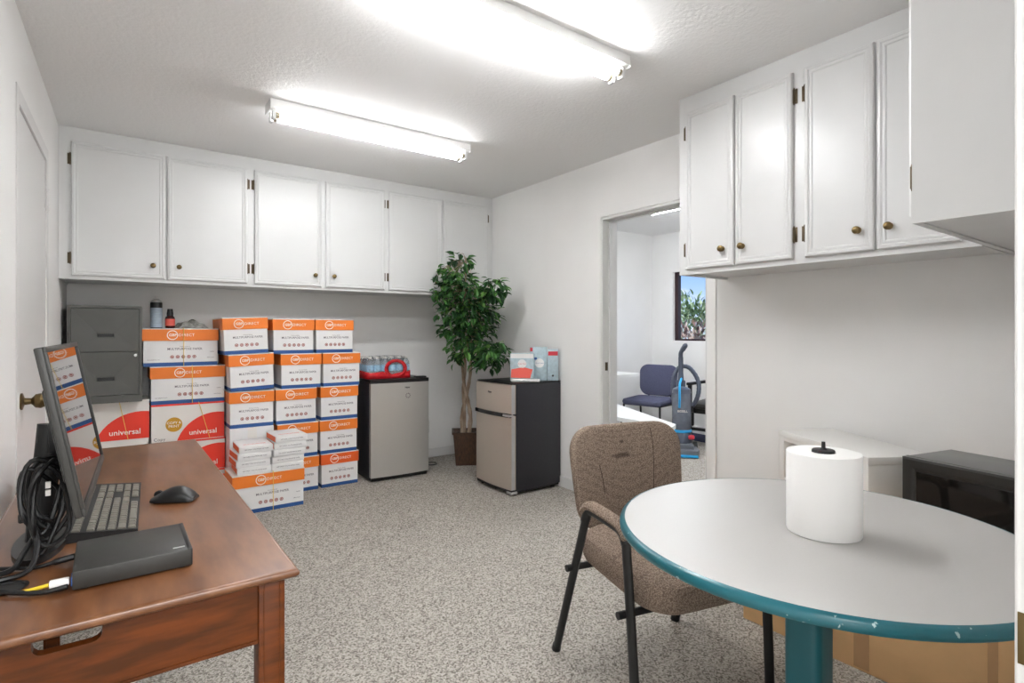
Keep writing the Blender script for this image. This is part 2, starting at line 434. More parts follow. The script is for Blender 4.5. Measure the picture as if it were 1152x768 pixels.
# near wall: the camera stands in its doorway
bm = new(); add_box(bm, 0.83, XR, 0.03, 0.15, 0, CEIL); add_box(bm, -0.36, 0.83, 0.03, 0.15, 2.06, CEIL)
struct('wall_front', bm, M_wall)
# hallway behind the camera
bm = new(); add_box(bm, -0.6, XR, -1.7, -1.58, 0, CEIL); add_box(bm, -0.72, -0.6, -1.7, 0.03, 0, CEIL); add_box(bm, XR, XR + 0.14, -1.7, 0.03, 0, CEIL)
add_box(bm, -0.6, -0.36, 0.03, 0.15, 0, CEIL)
struct('wall_hallway', bm, M_wall)
# the next room
bm = new(); add_box(bm, XR + 0.14, XE + 0.15, 0.0, YE + 0.15, -0.1, 0)
struct('floor_next_room', bm, M_carpet)
bm = new(); add_box(bm, XR + 0.14, XE + 0.15, 0.0, YE + 0.15, CEIL, CEIL + 0.1)
struct('ceiling_next_room', bm, M_ceil)
bm = new(); add_box(bm, XR + 0.14, XE, YE, YE + 0.15, 0, CEIL)
struct('wall_next_room_back', bm, M_wall)
bm = new(); add_box(bm, XR + 0.14, XE, 0.0, 0.12, 0, CEIL)
struct('wall_next_room_front', bm, M_wall)
WY0, WY1, WZ0, WZ1 = 3.05, 4.36, 1.10, 1.95
bm = new()
add_box(bm, XE, XE + 0.15, 0.0, WY0, 0, CEIL); add_box(bm, XE, XE + 0.15, WY1, YE + 0.15, 0, CEIL)
add_box(bm, XE, XE + 0.15, WY0, WY1, 0, WZ0); add_box(bm, XE, XE + 0.15, WY0, WY1, WZ1, CEIL)
struct('wall_next_room_east', bm, M_wall)
bm = new()
fx = XE + 0.04
for a in ((WY0, WY0 + .05, WZ0, WZ1), (WY1 - .05, WY1, WZ0, WZ1), (WY0, WY1, WZ0, WZ0 + .022), (WY0, WY1, WZ1 - .03, WZ1)):
    add_box(bm, fx, fx + 0.06, a[0], a[1], a[2], a[3], bev=0.004)
win = struct('window_1', bm, M_wframe)
M_pane = mat('window_glass', (1, 1, 1, 1), 0.0, trans=1.0)
M_pane.node_tree.nodes['Principled BSDF'].inputs['IOR'].default_value = 1.02
bm = new(); add_box(bm, fx + 0.028, fx + 0.032, WY0 + .05, WY1 - .05, WZ0 + .022, WZ1 - .03)
obj('window_pane', bm, M_pane, win, smooth=False)
# skirting
bm = new(); add_box(bm, LW(4.7), XR, YB - 0.014, YB, 0, 0.085, bev=0.003); struct('baseboard_back', bm, M_trim)
bm = new(); add_box(bm, XR - 0.014, XR, DY1 + 0.07, YB - 0.014, 0, 0.085, bev=0.003); add_box(bm, XR - 0.014, XR, 0.16, DY0 - 0.07, 0, 0.085, bev=0.003)
struct('baseboard_right', bm, M_trim)
bm = new(); add_box(bm, XE - 0.014, XE, 0.12, YE, 0, 0.085, bev=0.003); add_box(bm, XR + 0.15, XE - .014, YE - 0.014, YE, 0, 0.085, bev=0.003)
struct('baseboard_next_room', bm, M_trim)
# doorway in the right wall: jambs, stops, casing
bm = new()
for y0, y1 in ((DY0, DY0 + 0.018), (DY1 - 0.018, DY1)):
    add_box(bm, XR - 0.004, XR + 0.144, y0, y1, 0, DZ)
add_box(bm, XR - 0.004, XR + 0.144, DY0, DY1, DZ - 0.018, DZ + 0.01)
add_box(bm, XR + 0.055, XR + 0.09, DY1 - 0.032, DY1 - 0.018, 0, DZ - .018, bev=0.002)
add_box(bm, XR + 0.055, XR + 0.09, DY0 + 0.018, DY0 + 0.032, 0, DZ - .018, bev=0.002)
add_box(bm, XR + 0.055, XR + 0.09, DY0 + .018, DY1 - .018, DZ - 0.032, DZ - 0.018, bev=0.002)
t1 = struct('trim_1', bm, M_trim)
bm = new(); add_box(bm, XR + 0.02, XR + 0.045, DY1 - 0.0205, DY1 - 0.0175, 0.93, 0.99, bev=0.001)
obj('strike_plate', bm, M_bronze, t1)
bm = new()
for x0, x1 in ((XR - 0.014, XR), (XR + 0.14, XR + 0.154)):
    add_box(bm, x0, x1, DY0 - 0.055, DY0 + 0.004, 0, DZ + 0.06, bev=0.003); add_box(bm, x0, x1, DY1 - 0.004, DY1 + 0.055, 0, DZ + 0.06, bev=0.003)
    add_box(bm, x0, x1, DY0 + .004, DY1 - .004, DZ, DZ + 0.06, bev=0.003)
struct('trim_2', bm, M_wall)
# jamb of the doorway the camera stands in
JX = 0.805
bm = new()
add_box(bm, JX, JX + 0.025, 0.025, 0.155, 0, 2.06, bev=0.002)
add_box(bm, JX + 0.004, JX + 0.07, 0.15, 0.166, 0, 2.1, bev=0.003)
add_box(bm, JX - 0.012, JX, 0.05, 0.085, 0, 2.06, bev=0.003)
t3 = struct('trim_3', bm, M_trim)
bm = new(); add_box(bm, JX - 0.0015, JX + 0.001, 0.118, 0.1545, 0.845, 0.902, bev=0.0007); add_box(bm, JX + 0.0028, JX + 0.0042, 0.1505, 0.163, 0.845, 0.902, bev=0.0006)
obj('strike_plate', bm, M_brass, t3)
# closed door in the left wall; local x runs along the wall, local -y faces the room
dl = 3.66 - 2.82
bm = new(); add_box(bm, 0.004, dl - 0.004, 0.002, 0.037, 0.01, 2.075, bev=0.0015)
d1 = struct('door_1', bm, M_trim, loc=lw_point(2.82), rotz=LROT)
bm = new()
add_lathe(bm, [(0.0, 0), (0.033, 0), (0.033, 0.006), (0.014, 0.012), (0.012, 0.032), (0.018, 0.038), (0.027, 0.045), (0.030, 0.062), (0.024, 0.074), (0.0, 0.076)], n=24,
          m=Matrix.Translation((0.07, 0.002, 0.935)) @ Matrix.Rotation(R(90), 4, 'X'))
obj('door_knob', bm, M_brass, d1)
for hz in (0.25, 1.88):
    bm = new(); add_tube(bm, [(dl + 0.003, -0.004, hz - 0.05), (dl + 0.003, -0.004, hz + 0.05)], 0.007, 10)
    add_box(bm, dl - 0.03, dl + 0.03, -0.0005, 0.003, hz - 0.045, hz + 0.045)
    add_tube(bm, [(dl + 0.003, -0.004, hz + 0.05), (dl + 0.003, -0.004, hz + 0.056)], 0.009, 10)
    add_tube(bm, [(dl + 0.003, -0.004, hz - 0.056), (dl + 0.003, -0.004, hz - 0.05)], 0.009, 10)
    obj('hinge', bm, M_trim, d1)
bm = new()
for a in ((-0.062, -0.003, 0, 2.145), (dl + 0.003, dl + 0.062, 0, 2.145), (-0.003, dl + 0.003, 2.083, 2.145)):
    add_box(bm, a[0], a[1], -0.004, 0.0, a[2], a[3], bev=0.0015)
add_box(bm, -0.02, -0.001, -0.001, 0.1, 0, 2.1); add_box(bm, dl + 0.001, dl + 0.02, -0.001, 0.1, 0, 2.1); add_box(bm, -0.02, dl + 0.02, -0.001, 0.1, 2.081, 2.1)
struct('trim_4', bm, M_trim, loc=lw_point(2.82), rotz=LROT)

# ------------------------------------------------------------------ ceiling lights
def strip_light(label, x0, y0, length, tubemat, rotz=0):
    """fluorescent strip: local x along the tubes, housing hangs from the ceiling."""
    t = thing('strip_light', label, 'ceiling light', (x0, y0, CEIL), rotz, 'fluorescent strip lights')
    L, W = length, 0.125
    bm = new()
    add_prism(bm, [(0.0, 0.0), (W, 0.0), (W, -0.042), (W - 0.02, -0.05), (0.02, -0.05), (0.0, -0.042)], 0.0, L, 'x')
    obj('housing', bm, M_white, t, smooth=False)
    for y in (0.034, W - 0.034):
        bm = new(); add_tube(bm, [(0.045, y, -0.072), (L - 0.045, y, -0.072)], 0.0165, 14)
        tb = obj('tube', bm, tubemat, t)
        for xs in (0.03, L - 0.05):
            bm = new(); add_tube(bm, [(xs, y, -0.072), (xs + 0.02, y, -0.072)], 0.0175, 14); obj('end_cap', bm, M_nickel, tb)
        for xs in (0.012, L - 0.03):
            bm = new(); add_box(bm, xs, xs + 0.018, y - 0.016, y + 0.016, -0.098, -0.044, bev=0.004)
            obj('lamp_holder', bm, M_sock, t)
    for xs in (-0.002, L):
        bm = new(); add_box(bm, xs, xs + 0.002, -0.001, W + 0.001, -0.052, 0)
        obj('end_plate', bm, M_white, t, smooth=False)
    return t
strip_light('white fluorescent strip light on the ceiling nearer the back wall cabinets', 0.685, 3.09, 1.228, M_tube_dim)
strip_light('large near fluorescent strip light cut off by the top of the photo', 0.645, 1.676, 1.228, M_tube)
strip_light('fluorescent strip light seen through the doorway on the next room ceiling', 4.20, 3.57, 1.228, M_tube2, R(-90))

# ------------------------------------------------------------------ wall cabinets
DOOR_PROF = [(0, 0), (0, 0.012), (0.004, 0.018), (0.014, 0.020), (0.020, 0.016), (0.024, 0.0175), (0.030, 0.0175), (0.034, 0.0145)]
def knob_part(x, y, z, parent):
    bm = new()
    add_lathe(bm, [(0, 0), (0.013, 0), (0.0135, 0.003), (0.007, 0.006), (0.006, 0.012), (0.012, 0.016), (0.0155, 0.020), (0.0145, 0.024), (0.009, 0.0275), (0, 0.028)], n=18,
              m=Matrix.Translation((x, y, z)) @ Matrix.Rotation(R(90), 4, 'X'))
    obj('knob', bm, M_brass, parent)
def hinge_part(x, y, z, parent, side):
    bm = new()
    add_box(bm, x - 0.005, x + 0.005, y - 0.003, y, z - 0.033, z + 0.033, bev=0.001)
    add_tube(bm, [(x + side*0.0085, y - 0.006, z - 0.03), (x + side*0.0085, y - 0.006, z + 0.03)], 0.0055, 8)
    for s in (-1, 1):
        add_tube(bm, [(x + side*0.0085, y - 0.006, z + s*0.03), (x + side*0.0085, y - 0.006, z + s*0.038)], [0.0045, 0.002], 8)
    obj('hinge', bm, M_bronze, parent)
def cabinet(name, label, loc, rotz, x1, depth, z0, doors, zd0, zd1, knobs, hinges):
    """local x along the front from 0 to x1, front face in y = 0, back in y = depth."""
    t = thing(name, label, 'cabinet', loc, rotz)
    bm = new()
    add_box(bm, 0, x1, 0.0, 0.02, z0, CEIL - 0.001)                 # face frame
    add_box(bm, 0, 0.018, 0.02, depth, z0, CEIL - 0.001)
    add_box(bm, x1 - 0.018, x1, 0.02, depth, z0, CEIL - 0.001)
    add_box(bm, 0.018, x1 - .018, 0.02, depth, z0 + 0.012, z0 + 0.03)
    obj('carcass', bm, M_cab, t, smooth=False)
    for i, (a, b) in enumerate(doors):
        bm = new(); add_panel(bm, a, b, zd0, zd1, 0.0, DOOR_PROF)
        d = obj('cabinet_door', bm, M_cab, t, smooth=False)
        if knobs[i] is not None: knob_part(knobs[i], -0.0145, zd0 + 0.085, d)
        hx, side = hinges[i]
        for hz in (zd0 + 0.105, zd1 - 0.105): hinge_part(hx, 0.0, hz, d, side)
    return t
# back wall: world x = local x - 0.247
X0 = -0.247
bd = [(-0.187, 0.292), (0.302, 0.780), (0.826, 1.296), (1.325, 1.799), (1.837, 2.322), (2.338, 2.802)]
kn = [0.224, 0.367, 1.246, 1.387, 2.269, 2.392]
hn = [(-0.200, 1), (0.792, -1), (0.813, 1), (1.806, -1), (1.829, 1), (2.815, -1)]
cabinet('wall_cabinet', 'long row of white wall cabinets with six doors above the paper boxes', (X0, 4.232, 0), 0, XR - X0 - 0.001, YB - 4.232 - 0.001, 1.527,
        [(a - X0, b - X0) for a, b in bd], 1.548, 2.352, [k - X0 for k in kn], [(h - X0, s) for h, s in hn])
# right wall: local x = 1.84 - world y
YC = 1.842
rd = [(1.795, 1.520), (1.511, 1.237), (1.183, 0.915), (0.905, 0.640)]
rk = [1.58, 1.474, 0.972, 0.861]
rh = [(1.809, 1), (1.225, -1), (1.196, 1), (0.627, -1)]
cabinet('wall_cabinet', 'white wall cabinets with brass knobs on the right wall above the round table', (2.445, YC, 0), R(-90), YC - 0.585, XR - 2.445 - 0.001, 1.508,
        [(YC - a, YC - b) for a, b in rd], 1.532, 2.352, [YC - k for k in rk], [(YC - h, s) for h, s in rh])
# corner cabinet on the near wall: its end panel faces the camera
t = thing('corner_cabinet', 'plain white end of a tall wall cabinet at the upper right edge', 'cabinet', (1.79, 0.58, 0), R(180))
bm = new()   # local x runs to -x world from the end panel, so build at negative x
W = XR - 1.79 - 0.001; D = 0.58 - 0.151
add_box(bm, -0.018, 0, 0.0, D, 1.508, CEIL - .001)
add_box(bm, -W, -W + 0.018, 0.0, D, 1.508, CEIL - .001)
add_box(bm, -W + .018, -0.018, 0.0, 0.02, 1.508, CEIL - .001)
add_box(bm, -W + .018, -0.018, 0.02, D, 1.512, 1.53)
obj('carcass', bm, M_cab, t, smooth=False)
bm = new(); add_panel(bm, -0.46, -0.03, 1.532, 2.352, 0.0, DOOR_PROF)
d = obj('cabinet_door', bm, M_cab, t, smooth=False)
for hz in (1.64, 2.25): hinge_part(-0.012, 0.0, hz, d, -1)
knob_part(-0.40, -0.0145, 1.62, d)

# ------------------------------------------------------------------ paper boxes
BH = 0.2615
def gbp_meshes(w, dpt, kind, lidmat):
    """parts of a lidded paper box: front face in y = 0 faces -y, x centred."""
    P = {}
    lw = w / 2; bw = w / 2 - 0.006
    bm = new(); add_box(bm, -bw, bw, 0.006, dpt - 0.006, 0.026, 0.18); add_box(bm, -bw, bw, 0.006, dpt - 0.006, 0, 0.026, 1)
    P['body'] = mesh_of('body', bm, [M_carton, M_blue], False)
    bm = new(); add_box(bm, -lw, lw, 0, dpt, 0.176, 0.2545); add_box(bm, -lw, lw, 0, dpt, 0.2545, BH - 0.0005, 1)
    P['lid'] = mesh_of('lid', bm, [lidmat, M_carton_top], False)
    cx = -0.045 if kind == 'end' else -0.055
    bm = new(); add_ring(bm, cx, 0.215, 0.028, 0.033, 0.0)
    text_verts(bm, 'GBP', 0.0255, cx + 0.002, 0.215, -0.0003, bold=0.02)
    text_verts(bm, 'DIRECT', 0.027, cx + 0.036, 0.215, -0.0003, align='LEFT', bold=0.002, spacing=1.08)
    P['logo'] = mesh_of('logo', bm, M_wprint, False)
    tx = 0.012 if kind == 'end' else 0.02
    bm = new()
    text_verts(bm, 'MULTIPURPOSE PAPER', 0.0215, tx, 0.118, 0.0057, bold=0.006, sx=0.92 if kind == 'end' else 0.98)
    text_verts(bm, 'Premium Quality', 0.009, tx, 0.136, 0.0057)
    if kind == 'side':
        text_verts(bm, 'Letter', 0.011, 0.188, 0.098, 0.0057); text_verts(bm, '5000 Sheets', 0.009, 0.178, 0.056, 0.0057)
        text_verts(bm, 'www.gbpdirect.com', 0.009, -0.165, 0.046, 0.0057)
    P['lettering'] = mesh_of('lettering', bm, M_ink, False)
    bm = new()
    for k in range(5):
        x = tx - 0.01 + (k - 2) * 0.0335
        add_disc(bm, x, 0.064, 0.0118, 0.0056); add_ring(bm, x, 0.064, 0.0055, 0.0078, 0.0052, n=12, mi=1)
    P['symbols'] = mesh_of('symbols', bm, [M_maroon, M_wprint], False)
    return P
ENDP = gbp_meshes(0.298, 0.445, 'end', M_orange)
ENDP2 = gbp_meshes(0.298, 0.445, 'end', M_orange2)
SIDEP = gbp_meshes(0.458, 0.30, 'side', M_orange)
def strap_mesh(x, dpt, h, slant=0.0):
    bm = new()
    pts = [(x + slant, -0.0025, 0.0), (x, -0.0025, h + 0.0012), (x, dpt + 0.0025, h + 0.0012), (x + slant, dpt + 0.0025, 0.0)]
    for a, b in zip(pts, pts[1:]):
        add_tube(bm, [a, b], 0.0021, 6)
    return mesh_of('strap', bm, M_strap)
def paper_box(parts, label, x, y, z, rot=0, strap=None, group='orange lidded paper boxes'):
    t = thing('paper_box', label, 'paper box', (x, y, z), R(rot), group)
    for k, me in parts.items(): link(k, me, t)
    if strap is not None: link('strap', strap, t)
    return t
cA, cB, cC = 'column beside the tall tan boxes', 'middle column', 'column nearest the silver fridge'
cA = 'left column of the three column stack'; cB = 'middle column of the three column stack'; cC = 'column beside the red water pack fridge'
rows = {   # column: (x, row from the floor, yaw, ordinal)
    'C': [(1.468, 0, 0, 'bottom'), (1.459, 1, 0, 'fourth box down'), (1.465, 2, 0, 'third box down'), (1.482, 3, 0, 'second box down'), (1.427, 4, 0, 'top')],
    'B': [(1.155, 0, 0, 'bottom'), (1.150, 1, 0, 'fourth box down'), (1.137, 2, 0, 'third box down'), (1.173, 3, 0, 'second box down'), (1.118, 4, 0, 'top')],
    'A': [(0.829, 2, 0, 'third box down'), (0.833, 3, 0, 'second box down'), (0.795, 4, 0, 'top')]}
desc = {'A': cA, 'B': cB, 'C': cC}
for c, lst in rows.items():
    for x, k, yaw, pos in lst:
        p = ENDP2 if (c == 'C' and k == 0) else ENDP
        lead = {'bottom': 'bottom orange lidded paper box', 'top': 'top orange lidded paper box'}.get(pos, pos + ', orange lidded paper box,')
        y = 4.312 - (0.012 if c == 'A' and k == 3 else 0)
        b = paper_box(p, '%s in the %s' % (lead, desc[c]), x, y, k * BH, yaw)
        if c == 'A' and k > 2:                    # the two upper boxes of this column sit tipped
            b.rotation_euler = (0, R(-2.4), 0); b.location.z += 0.0065
for k, nm in ((1, 'plain white paper carton behind the loose white reams'), (0, 'white paper carton on the floor at the foot of the left box column')):
    t = thing('plain_carton', nm, 'carton', (0.829, 4.312, k * BH), 0, 'plain white cartons')
    bm = new(); add_box(bm, -0.146, 0.146, 0, 0.44, 0, BH - 0.001, bev=0.002); obj('body', bm, M_carton, t, smooth=False)
    bm = new(); add_box(bm, -0.03, 0.03, -0.0006, 0.0, 0.18, BH - 0.001); add_box(bm, -0.03, 0.03, 0, 0.44, BH - 0.001, BH - 0.0004)
    obj('tape', bm, M_carton_top, t, smooth=False)
st = strap_mesh(0.012, 0.30, BH)
paper_box(SIDEP, 'wide orange lidded paper box holding a spray can and grey rag', 0.405, 4.462, 0.9715, 0, st)
paper_box(SIDEP, 'wide orange lidded paper box strapped on the red and white carton', 0.449, 4.462, 0.710, 0, strap_mesh(0.02, 0.30, BH))
paper_box(SIDEP, 'orange lidded paper box standing alone in front carrying two ream stacks', 0.875, 3.985, 0.0, 0, strap_mesh(0.022, 0.30, BH), 'orange lidded paper boxes')

def universal_meshes(w, dpt, h, disc=True):
    P = {}
    bm = new(); add_box(bm, -w/2, w/2, 0, dpt, 0, h - 0.004, bev=0.0015); add_box(bm, -w/2 - .002, w/2 + .002, -0.002, dpt + .002, h - 0.012, h - 0.001, 1)
    P['body'] = mesh_of('body', bm, [M_carton_top, M_red if disc else M_carton_top], False)
    bm = new()
    rr = 0.26; cx, cz = w/2 - 0.045, -0.074
    pts = [(w/2, 0.004)]
    for k in range(25):
        a = math.pi * k / 24
        x, z = cx + rr*math.cos(a), cz + rr*math.sin(a)
        if x <= w/2 and z > 0.004: pts.append((x, z))
    pts.append((cx - math.sqrt(rr*rr - (0.004 - cz)**2), 0.004))
    za = cz + math.sqrt(rr*rr - 0.045**2)
    pts.insert(1, (w/2, za))
    add_prism(bm, pts, -0.0006, 0, 'y'); P['red_arc'] = mesh_of('red_arc', bm, M_red, False)
    bm = new(); text_verts(bm, 'universal', 0.049, w/2 - 0.134, 0.052, -0.0008, bold=0.014)
    P['brand_lettering'] = mesh_of('brand_lettering', bm, M_wprint, False)
    bm = new(); text_verts(bm, 'Copy', 0.030, -0.175, 0.022 if disc else 0.10, -0.0005, spacing=1.05)
    P['lettering'] = mesh_of('lettering', bm, M_ink, False)
    if disc:
        bm = new(); add_disc(bm, -0.090, 0.118, 0.050, 0, n=28); P['gold_disc'] = mesh_of('gold_disc', bm, M_gold, False)
        bm = new(); text_verts(bm, 'COPY &', 0.024, -0.090, 0.130, -0.0008, bold=0.01); text_verts(bm, 'PRINT', 0.024, -0.090, 0.106, -0.0008, bold=0.01)
        P['disc_lettering'] = mesh_of('disc_lettering', bm, M_wprint, False)
    return P
UN = universal_meshes(0.443, 0.30, 0.261); UN2 = universal_meshes(0.443, 0.30, 0.2625, False)
def uni_box(parts, label, x, z, strap=None, y=4.465):
    t = thing('copy_paper_carton', label, 'carton', (x, y, z), 0, 'red arc copy paper cartons')
    for k, me in parts.items(): link(k, me, t)
    if strap: link('strap', strap, t)
uni_box(UN, 'copy paper carton with red arc and gold disc under two orange boxes', 0.449, 0.449, strap_mesh(0.06, 0.30, 0.261, 0.07))
U1 = universal_meshes(0.443, 0.30, 0.2245)
uni_box(U1, 'lower red arc carton mostly hidden behind the desk corner', 0.455, 0.2245); uni_box(U1, 'bottom red arc carton on the floor under the gold disc carton stack', 0.452, 0.0)
uni_box(UN2, 'red arc copy paper carton directly under the grey filing cabinet', -0.006, 0.491, strap_mesh(0.055, 0.30, 0.2625, 0.05))
U2 = universal_meshes(0.43, 0.30, 0.2455, False)
uni_box(U2, 'middle red arc carton of the stack carrying the filing cabinet', -0.006, 0.2455); uni_box(U2, 'bottom red arc carton of the stack carrying the filing cabinet', -0.006, 0)

# loose reams on the front box
bm = new(); add_box(bm, -0.105, 0.105, 0.0, 0.27, 0, 0.0455, bev=0.004); me_r = mesh_of('wrapper', bm, M_carton)
bm = new()
text_verts(bm, 'GBP DIRECT MULTIPURPOSE PAPER', 0.0095, 0.0, 0.023, -0.0003); P1 = mesh_of('lettering', bm, M_ink, False)
bm = new(); add_box(bm, -0.1058, -0.105, 0.02, 0.25, 0.005, 0.0405); me_o = mesh_of('orange_end', bm, M_orange2, False)
bm = new()
vb = len(bm.verts); text_verts(bm, 'MULTIPURPOSE', 0.020, 0, 0.0, 0.0, bold=0.01)
bmesh.ops.transform(bm, matrix=Matrix.Translation((0.0, 0.075, 0.0458)) @ Matrix.Rotation(R(-90), 4, 'X'), verts=bm.verts)
P2 = mesh_of('top_lettering', bm, M_coral, False)
ordn = ['bottom', 'second from bottom', 'middle', 'second from top', 'top']
for s, (x, n, dx) in enumerate(((0.783, 4, (0.0, -0.006, 0.002, 0.012)), (1.000, 5, (-0.004, 0.0, 0.008, 0.014, 0.022)))):
    for k in range(n):
        nm = (['bottom', 'second from bottom', 'second from top', 'top'] if n == 4 else ordn)[k]
        t = thing('paper_ream', '%s white wrapped ream in the %s on the front box' % (nm, 'shorter left pile' if s == 0 else 'taller right pile'), 'ream of paper',
                  (x + dx[k], 3.992 + 0.004 * (k % 2), BH + k * 0.0465), R((-1.5, 1, 2, -1, 1.5)[k]), 'white paper reams')
        link('wrapper', me_r, t); link('lettering', P1, t)
        if not (s == 1 and k < 3): link('orange_end', me_o, t)
        if k == n - 1: link('top_lettering', P2, t)

# ------------------------------------------------------------------ filing cabinet
t = thing('filing_cabinet', 'dark grey two drawer filing cabinet on the cartons at the left', 'filing cabinet', (-0.021, 4.362, 0.7535), 0)
w, h, dpt = 0.385, 0.622, 0.40
bm = new()
add_box(bm, -w/2, -w/2 + 0.016, 0, dpt, 0, h); add_box(bm, w/2 - 0.016, w/2, 0, dpt, 0, h)
add_box(bm, -w/2 + .016, w/2 - .016, 0, dpt, h - 0.016, h); add_box(bm, -w/2 + .016, w/2 - .016, 0.0, dpt, 0, 0.046)
add_box(bm, -w/2 + .016, w/2 - .016, 0.05, dpt, 0.046, h - 0.016)
obj('body', bm, M_grey_metal, t, smooth=False)
for z0, z1 in ((0.050, 0.326), (0.331, 0.602)):
    bm = new()
    x0, x1 = -w/2 + 0.019, w/2 - 0.019; cz = z0 + (z1 - z0) * 0.38
    # drawer front whose sheet dips towards the pull recess
    loops = [[(x0, 0.04, z0), (x1, 0.04, z0), (x1, 0.04, z1), (x0, 0.04, z1)],
             [(x0, -0.002, z0), (x1, -0.002, z0), (x1, -0.002, z1), (x0, -0.002, z1)],
             [(-0.046, 0.003, cz - 0.012), (0.046, 0.003, cz - 0.012), (0.046, 0.006, cz + 0.014), (-0.046, 0.006, cz + 0.014)],
             [(-0.044, 0.022, cz - 0.010), (0.044, 0.022, cz - 0.010), (0.044, 0.022, cz + 0.012), (-0.044, 0.022, cz + 0.012)]]
    L = [[bm.verts.new(p) for p in l] for l in loops]
    for a, b in zip(L, L[1:]):
        for k in range(4): bm.faces.new((a[k], a[(k+1) % 4], b[(k+1) % 4], b[k]))
    bm.faces.new(L[-1])
    dr = obj('drawer', bm, M_grey_metal, t, smooth=False)
    bm = new(); add_box(bm, -0.045, 0.045, -0.001, 0.012, cz + 0.010, cz + 0.016, bev=0.001); add_box(bm, -0.0435, 0.0435, 0.010, 0.0215, cz - 0.0098, cz + 0.009, 1)
    obj('pull', bm, [M_grey_metal, M_black], dr)
bm = new(); add_lathe(bm, [(0, 0), (0.009, 0), (0.009, 0.004), (0.006, 0.005), (0, 0.0045)], n=16, m=Matrix.Translation((w/2 - 0.036, -0.002, 0.303)) @ Matrix.Rotation(R(90), 4, 'X'))
obj('lock', bm, M_silver, t)

# ------------------------------------------------------------------ things on the top-left box
zt = 0.9715 + BH + 0.0005
t = thing('spray_can', 'tall spray can with a blue label on the wide orange box', 'spray can', (0.262, 4.56, zt), 0)
bm = new(); add_lathe(bm, [(0.034, 0), (0.036, 0.004), (0.036, 0.175), (0.034, 0.18)], n=24); obj('can', bm, M_black, t)
bm = new(); add_lathe(bm, [(0.0364, 0.006), (0.0364, 0.142)], n=24, caps=False); obj('label_sleeve', bm, M_can_blue, t)
bm = new(); add_lathe(bm, [(0.034, 0.18), (0.03, 0.192), (0.018, 0.200), (0.016, 0.205), (0, 0.205)], n=24); obj('shoulder', bm, M_silver, t)
bm = new(); add_lathe(bm, [(0.008, 0.205), (0.009, 0.222), (0.006, 0.226), (0, 0.226)], n=12); obj('nozzle', bm, M_white_pl, t)
t = thing('squeeze_bottle', 'small dark bottle with a coral label beside the spray can', 'bottle', (0.342, 4.55, zt), 0)
bm = new(); add_lathe(bm, [(0.026, 0), (0.030, 0.004), (0.030, 0.07), (0.026, 0.082), (0.019, 0.088)], n=24); obj('bottle_body', bm, M_dkred, t)
bm = new(); add_lathe(bm, [(0.0304, 0.018), (0.0304, 0.066)], n=24, caps=False); obj('label_sleeve', bm, M_coral, t)
bm = new(); add_lathe(bm, [(0.020, 0.086), (0.020, 0.105), (0.017, 0.13), (0.0165, 0.136), (0, 0.137)], n=20); obj('cap', bm, M_dark, t)
bm = new()
g = 26; V = [[None]*g for _ in range(g)]
for i in range(g):
    for j in range(g):
        u, v = i/(g-1), j/(g-1)
        e = min(1, 6*min(u, 1-u)) * min(1, 5*min(v, 1-v))
        hgt = e * (0.022 + 0.038*math.exp(-((u-0.66)**2)/0.035 - ((v-0.55)**2)/0.10) + 0.022*math.exp(-((u-0.15)**2)/0.02) + 0.010*math.sin(10*u - 6*v) + 0.005*math.sin(17*u + 9*v))
        V[i][j] = bm.verts.new((-0.09 + 0.19*u + 0.012*math.sin(7*v), -0.05 + 0.11*v + 0.012*math.sin(8*u), max(0.0012, hgt)))
for i in range(g-1):
    for j in range(g-1): bm.faces.new((V[i][j], V[i+1][j], V[i+1][j+1], V[i][j+1]))
tag(obj('grey_rag', bm, M_cloth, loc=(0.468, 4.56, zt)), 'crumpled grey rag lying on the wide orange box', 'rag')
rag = bpy.data.objects['grey_rag']; md = rag.modifiers.new('thick', 'SOLIDIFY'); md.thickness = 0.003; md.offset = 1

# ------------------------------------------------------------------ fridges
t = thing('mini_fridge', 'single door silver mini fridge beside the orange paper boxes', 'fridge', (1.938, 4.205, 0), R(-2))
w, d, h = 0.505, 0.47, 0.822
bm = new(); add_box(bm, -w/2, w/2, 0.055, d, 0.02, h - 0.02, bev=0.006); obj('body', bm, M_fr_side, t)
bm = new(); add_box(bm, -w/2, w/2, 0.02, d, h - 0.02, h, bev=0.006)
add_box(bm, w/2 - 0.10, w/2 - 0.005, 0.04, 0.10, h, h + 0.012, bev=0.004); obj('top_panel', bm, M_black, t)
bm = new()
pts = [(-w/2, 0.052)] + [(-w/2 + w*k/12, 0.012 - 0.012*math.sin(math.pi*k/12)) for k in range(13)] + [(w/2, 0.052)]
add_prism(bm, pts, 0.035, h - 0.03); dr = obj('door', bm, M_steel, t)
bm = new(); add_prism(bm, [(x*1.0, y - 0.001) for x, y in pts], h - 0.03, h - 0.001); obj('door_cap', bm, M_black, dr)
bm = new(); text_verts(bm, 'Haier', 0.020, 0.055, h - 0.072, -0.001, bold=0.01, depth=0.004); obj('lettering', bm, M_inkb, dr)
bm = new()
for k in range(9):
    a = k * 0.7; rr = 0.018
    add_box(bm, 0.06 + rr*math.cos(a) - .003, 0.06 + rr*math.cos(a) + .003, -0.0012, 0.004, h - 0.14 + rr*math.sin(a) - .004, h - 0.14 + rr*math.sin(a) + .004)
obj('sticker', bm, M_ink, dr)
bm = new(); add_box(bm, -w/2 + .01, w/2 - .01, 0.03, d - .02, 0.004, 0.034); add_tube(bm, [(-w/2+.04, .08, 0), (-w/2+.04, .08, .02)], .015); add_tube(bm, [(w/2-.04, .08, 0), (w/2-.04, .08, .02)], .015)
add_tube(bm, [(-w/2+.04, d-.06, 0), (-w/2+.04, d-.06, .02)], .015); add_tube(bm, [(w/2-.04, d-.06, 0), (w/2-.04, d-.06, .02)], .015)
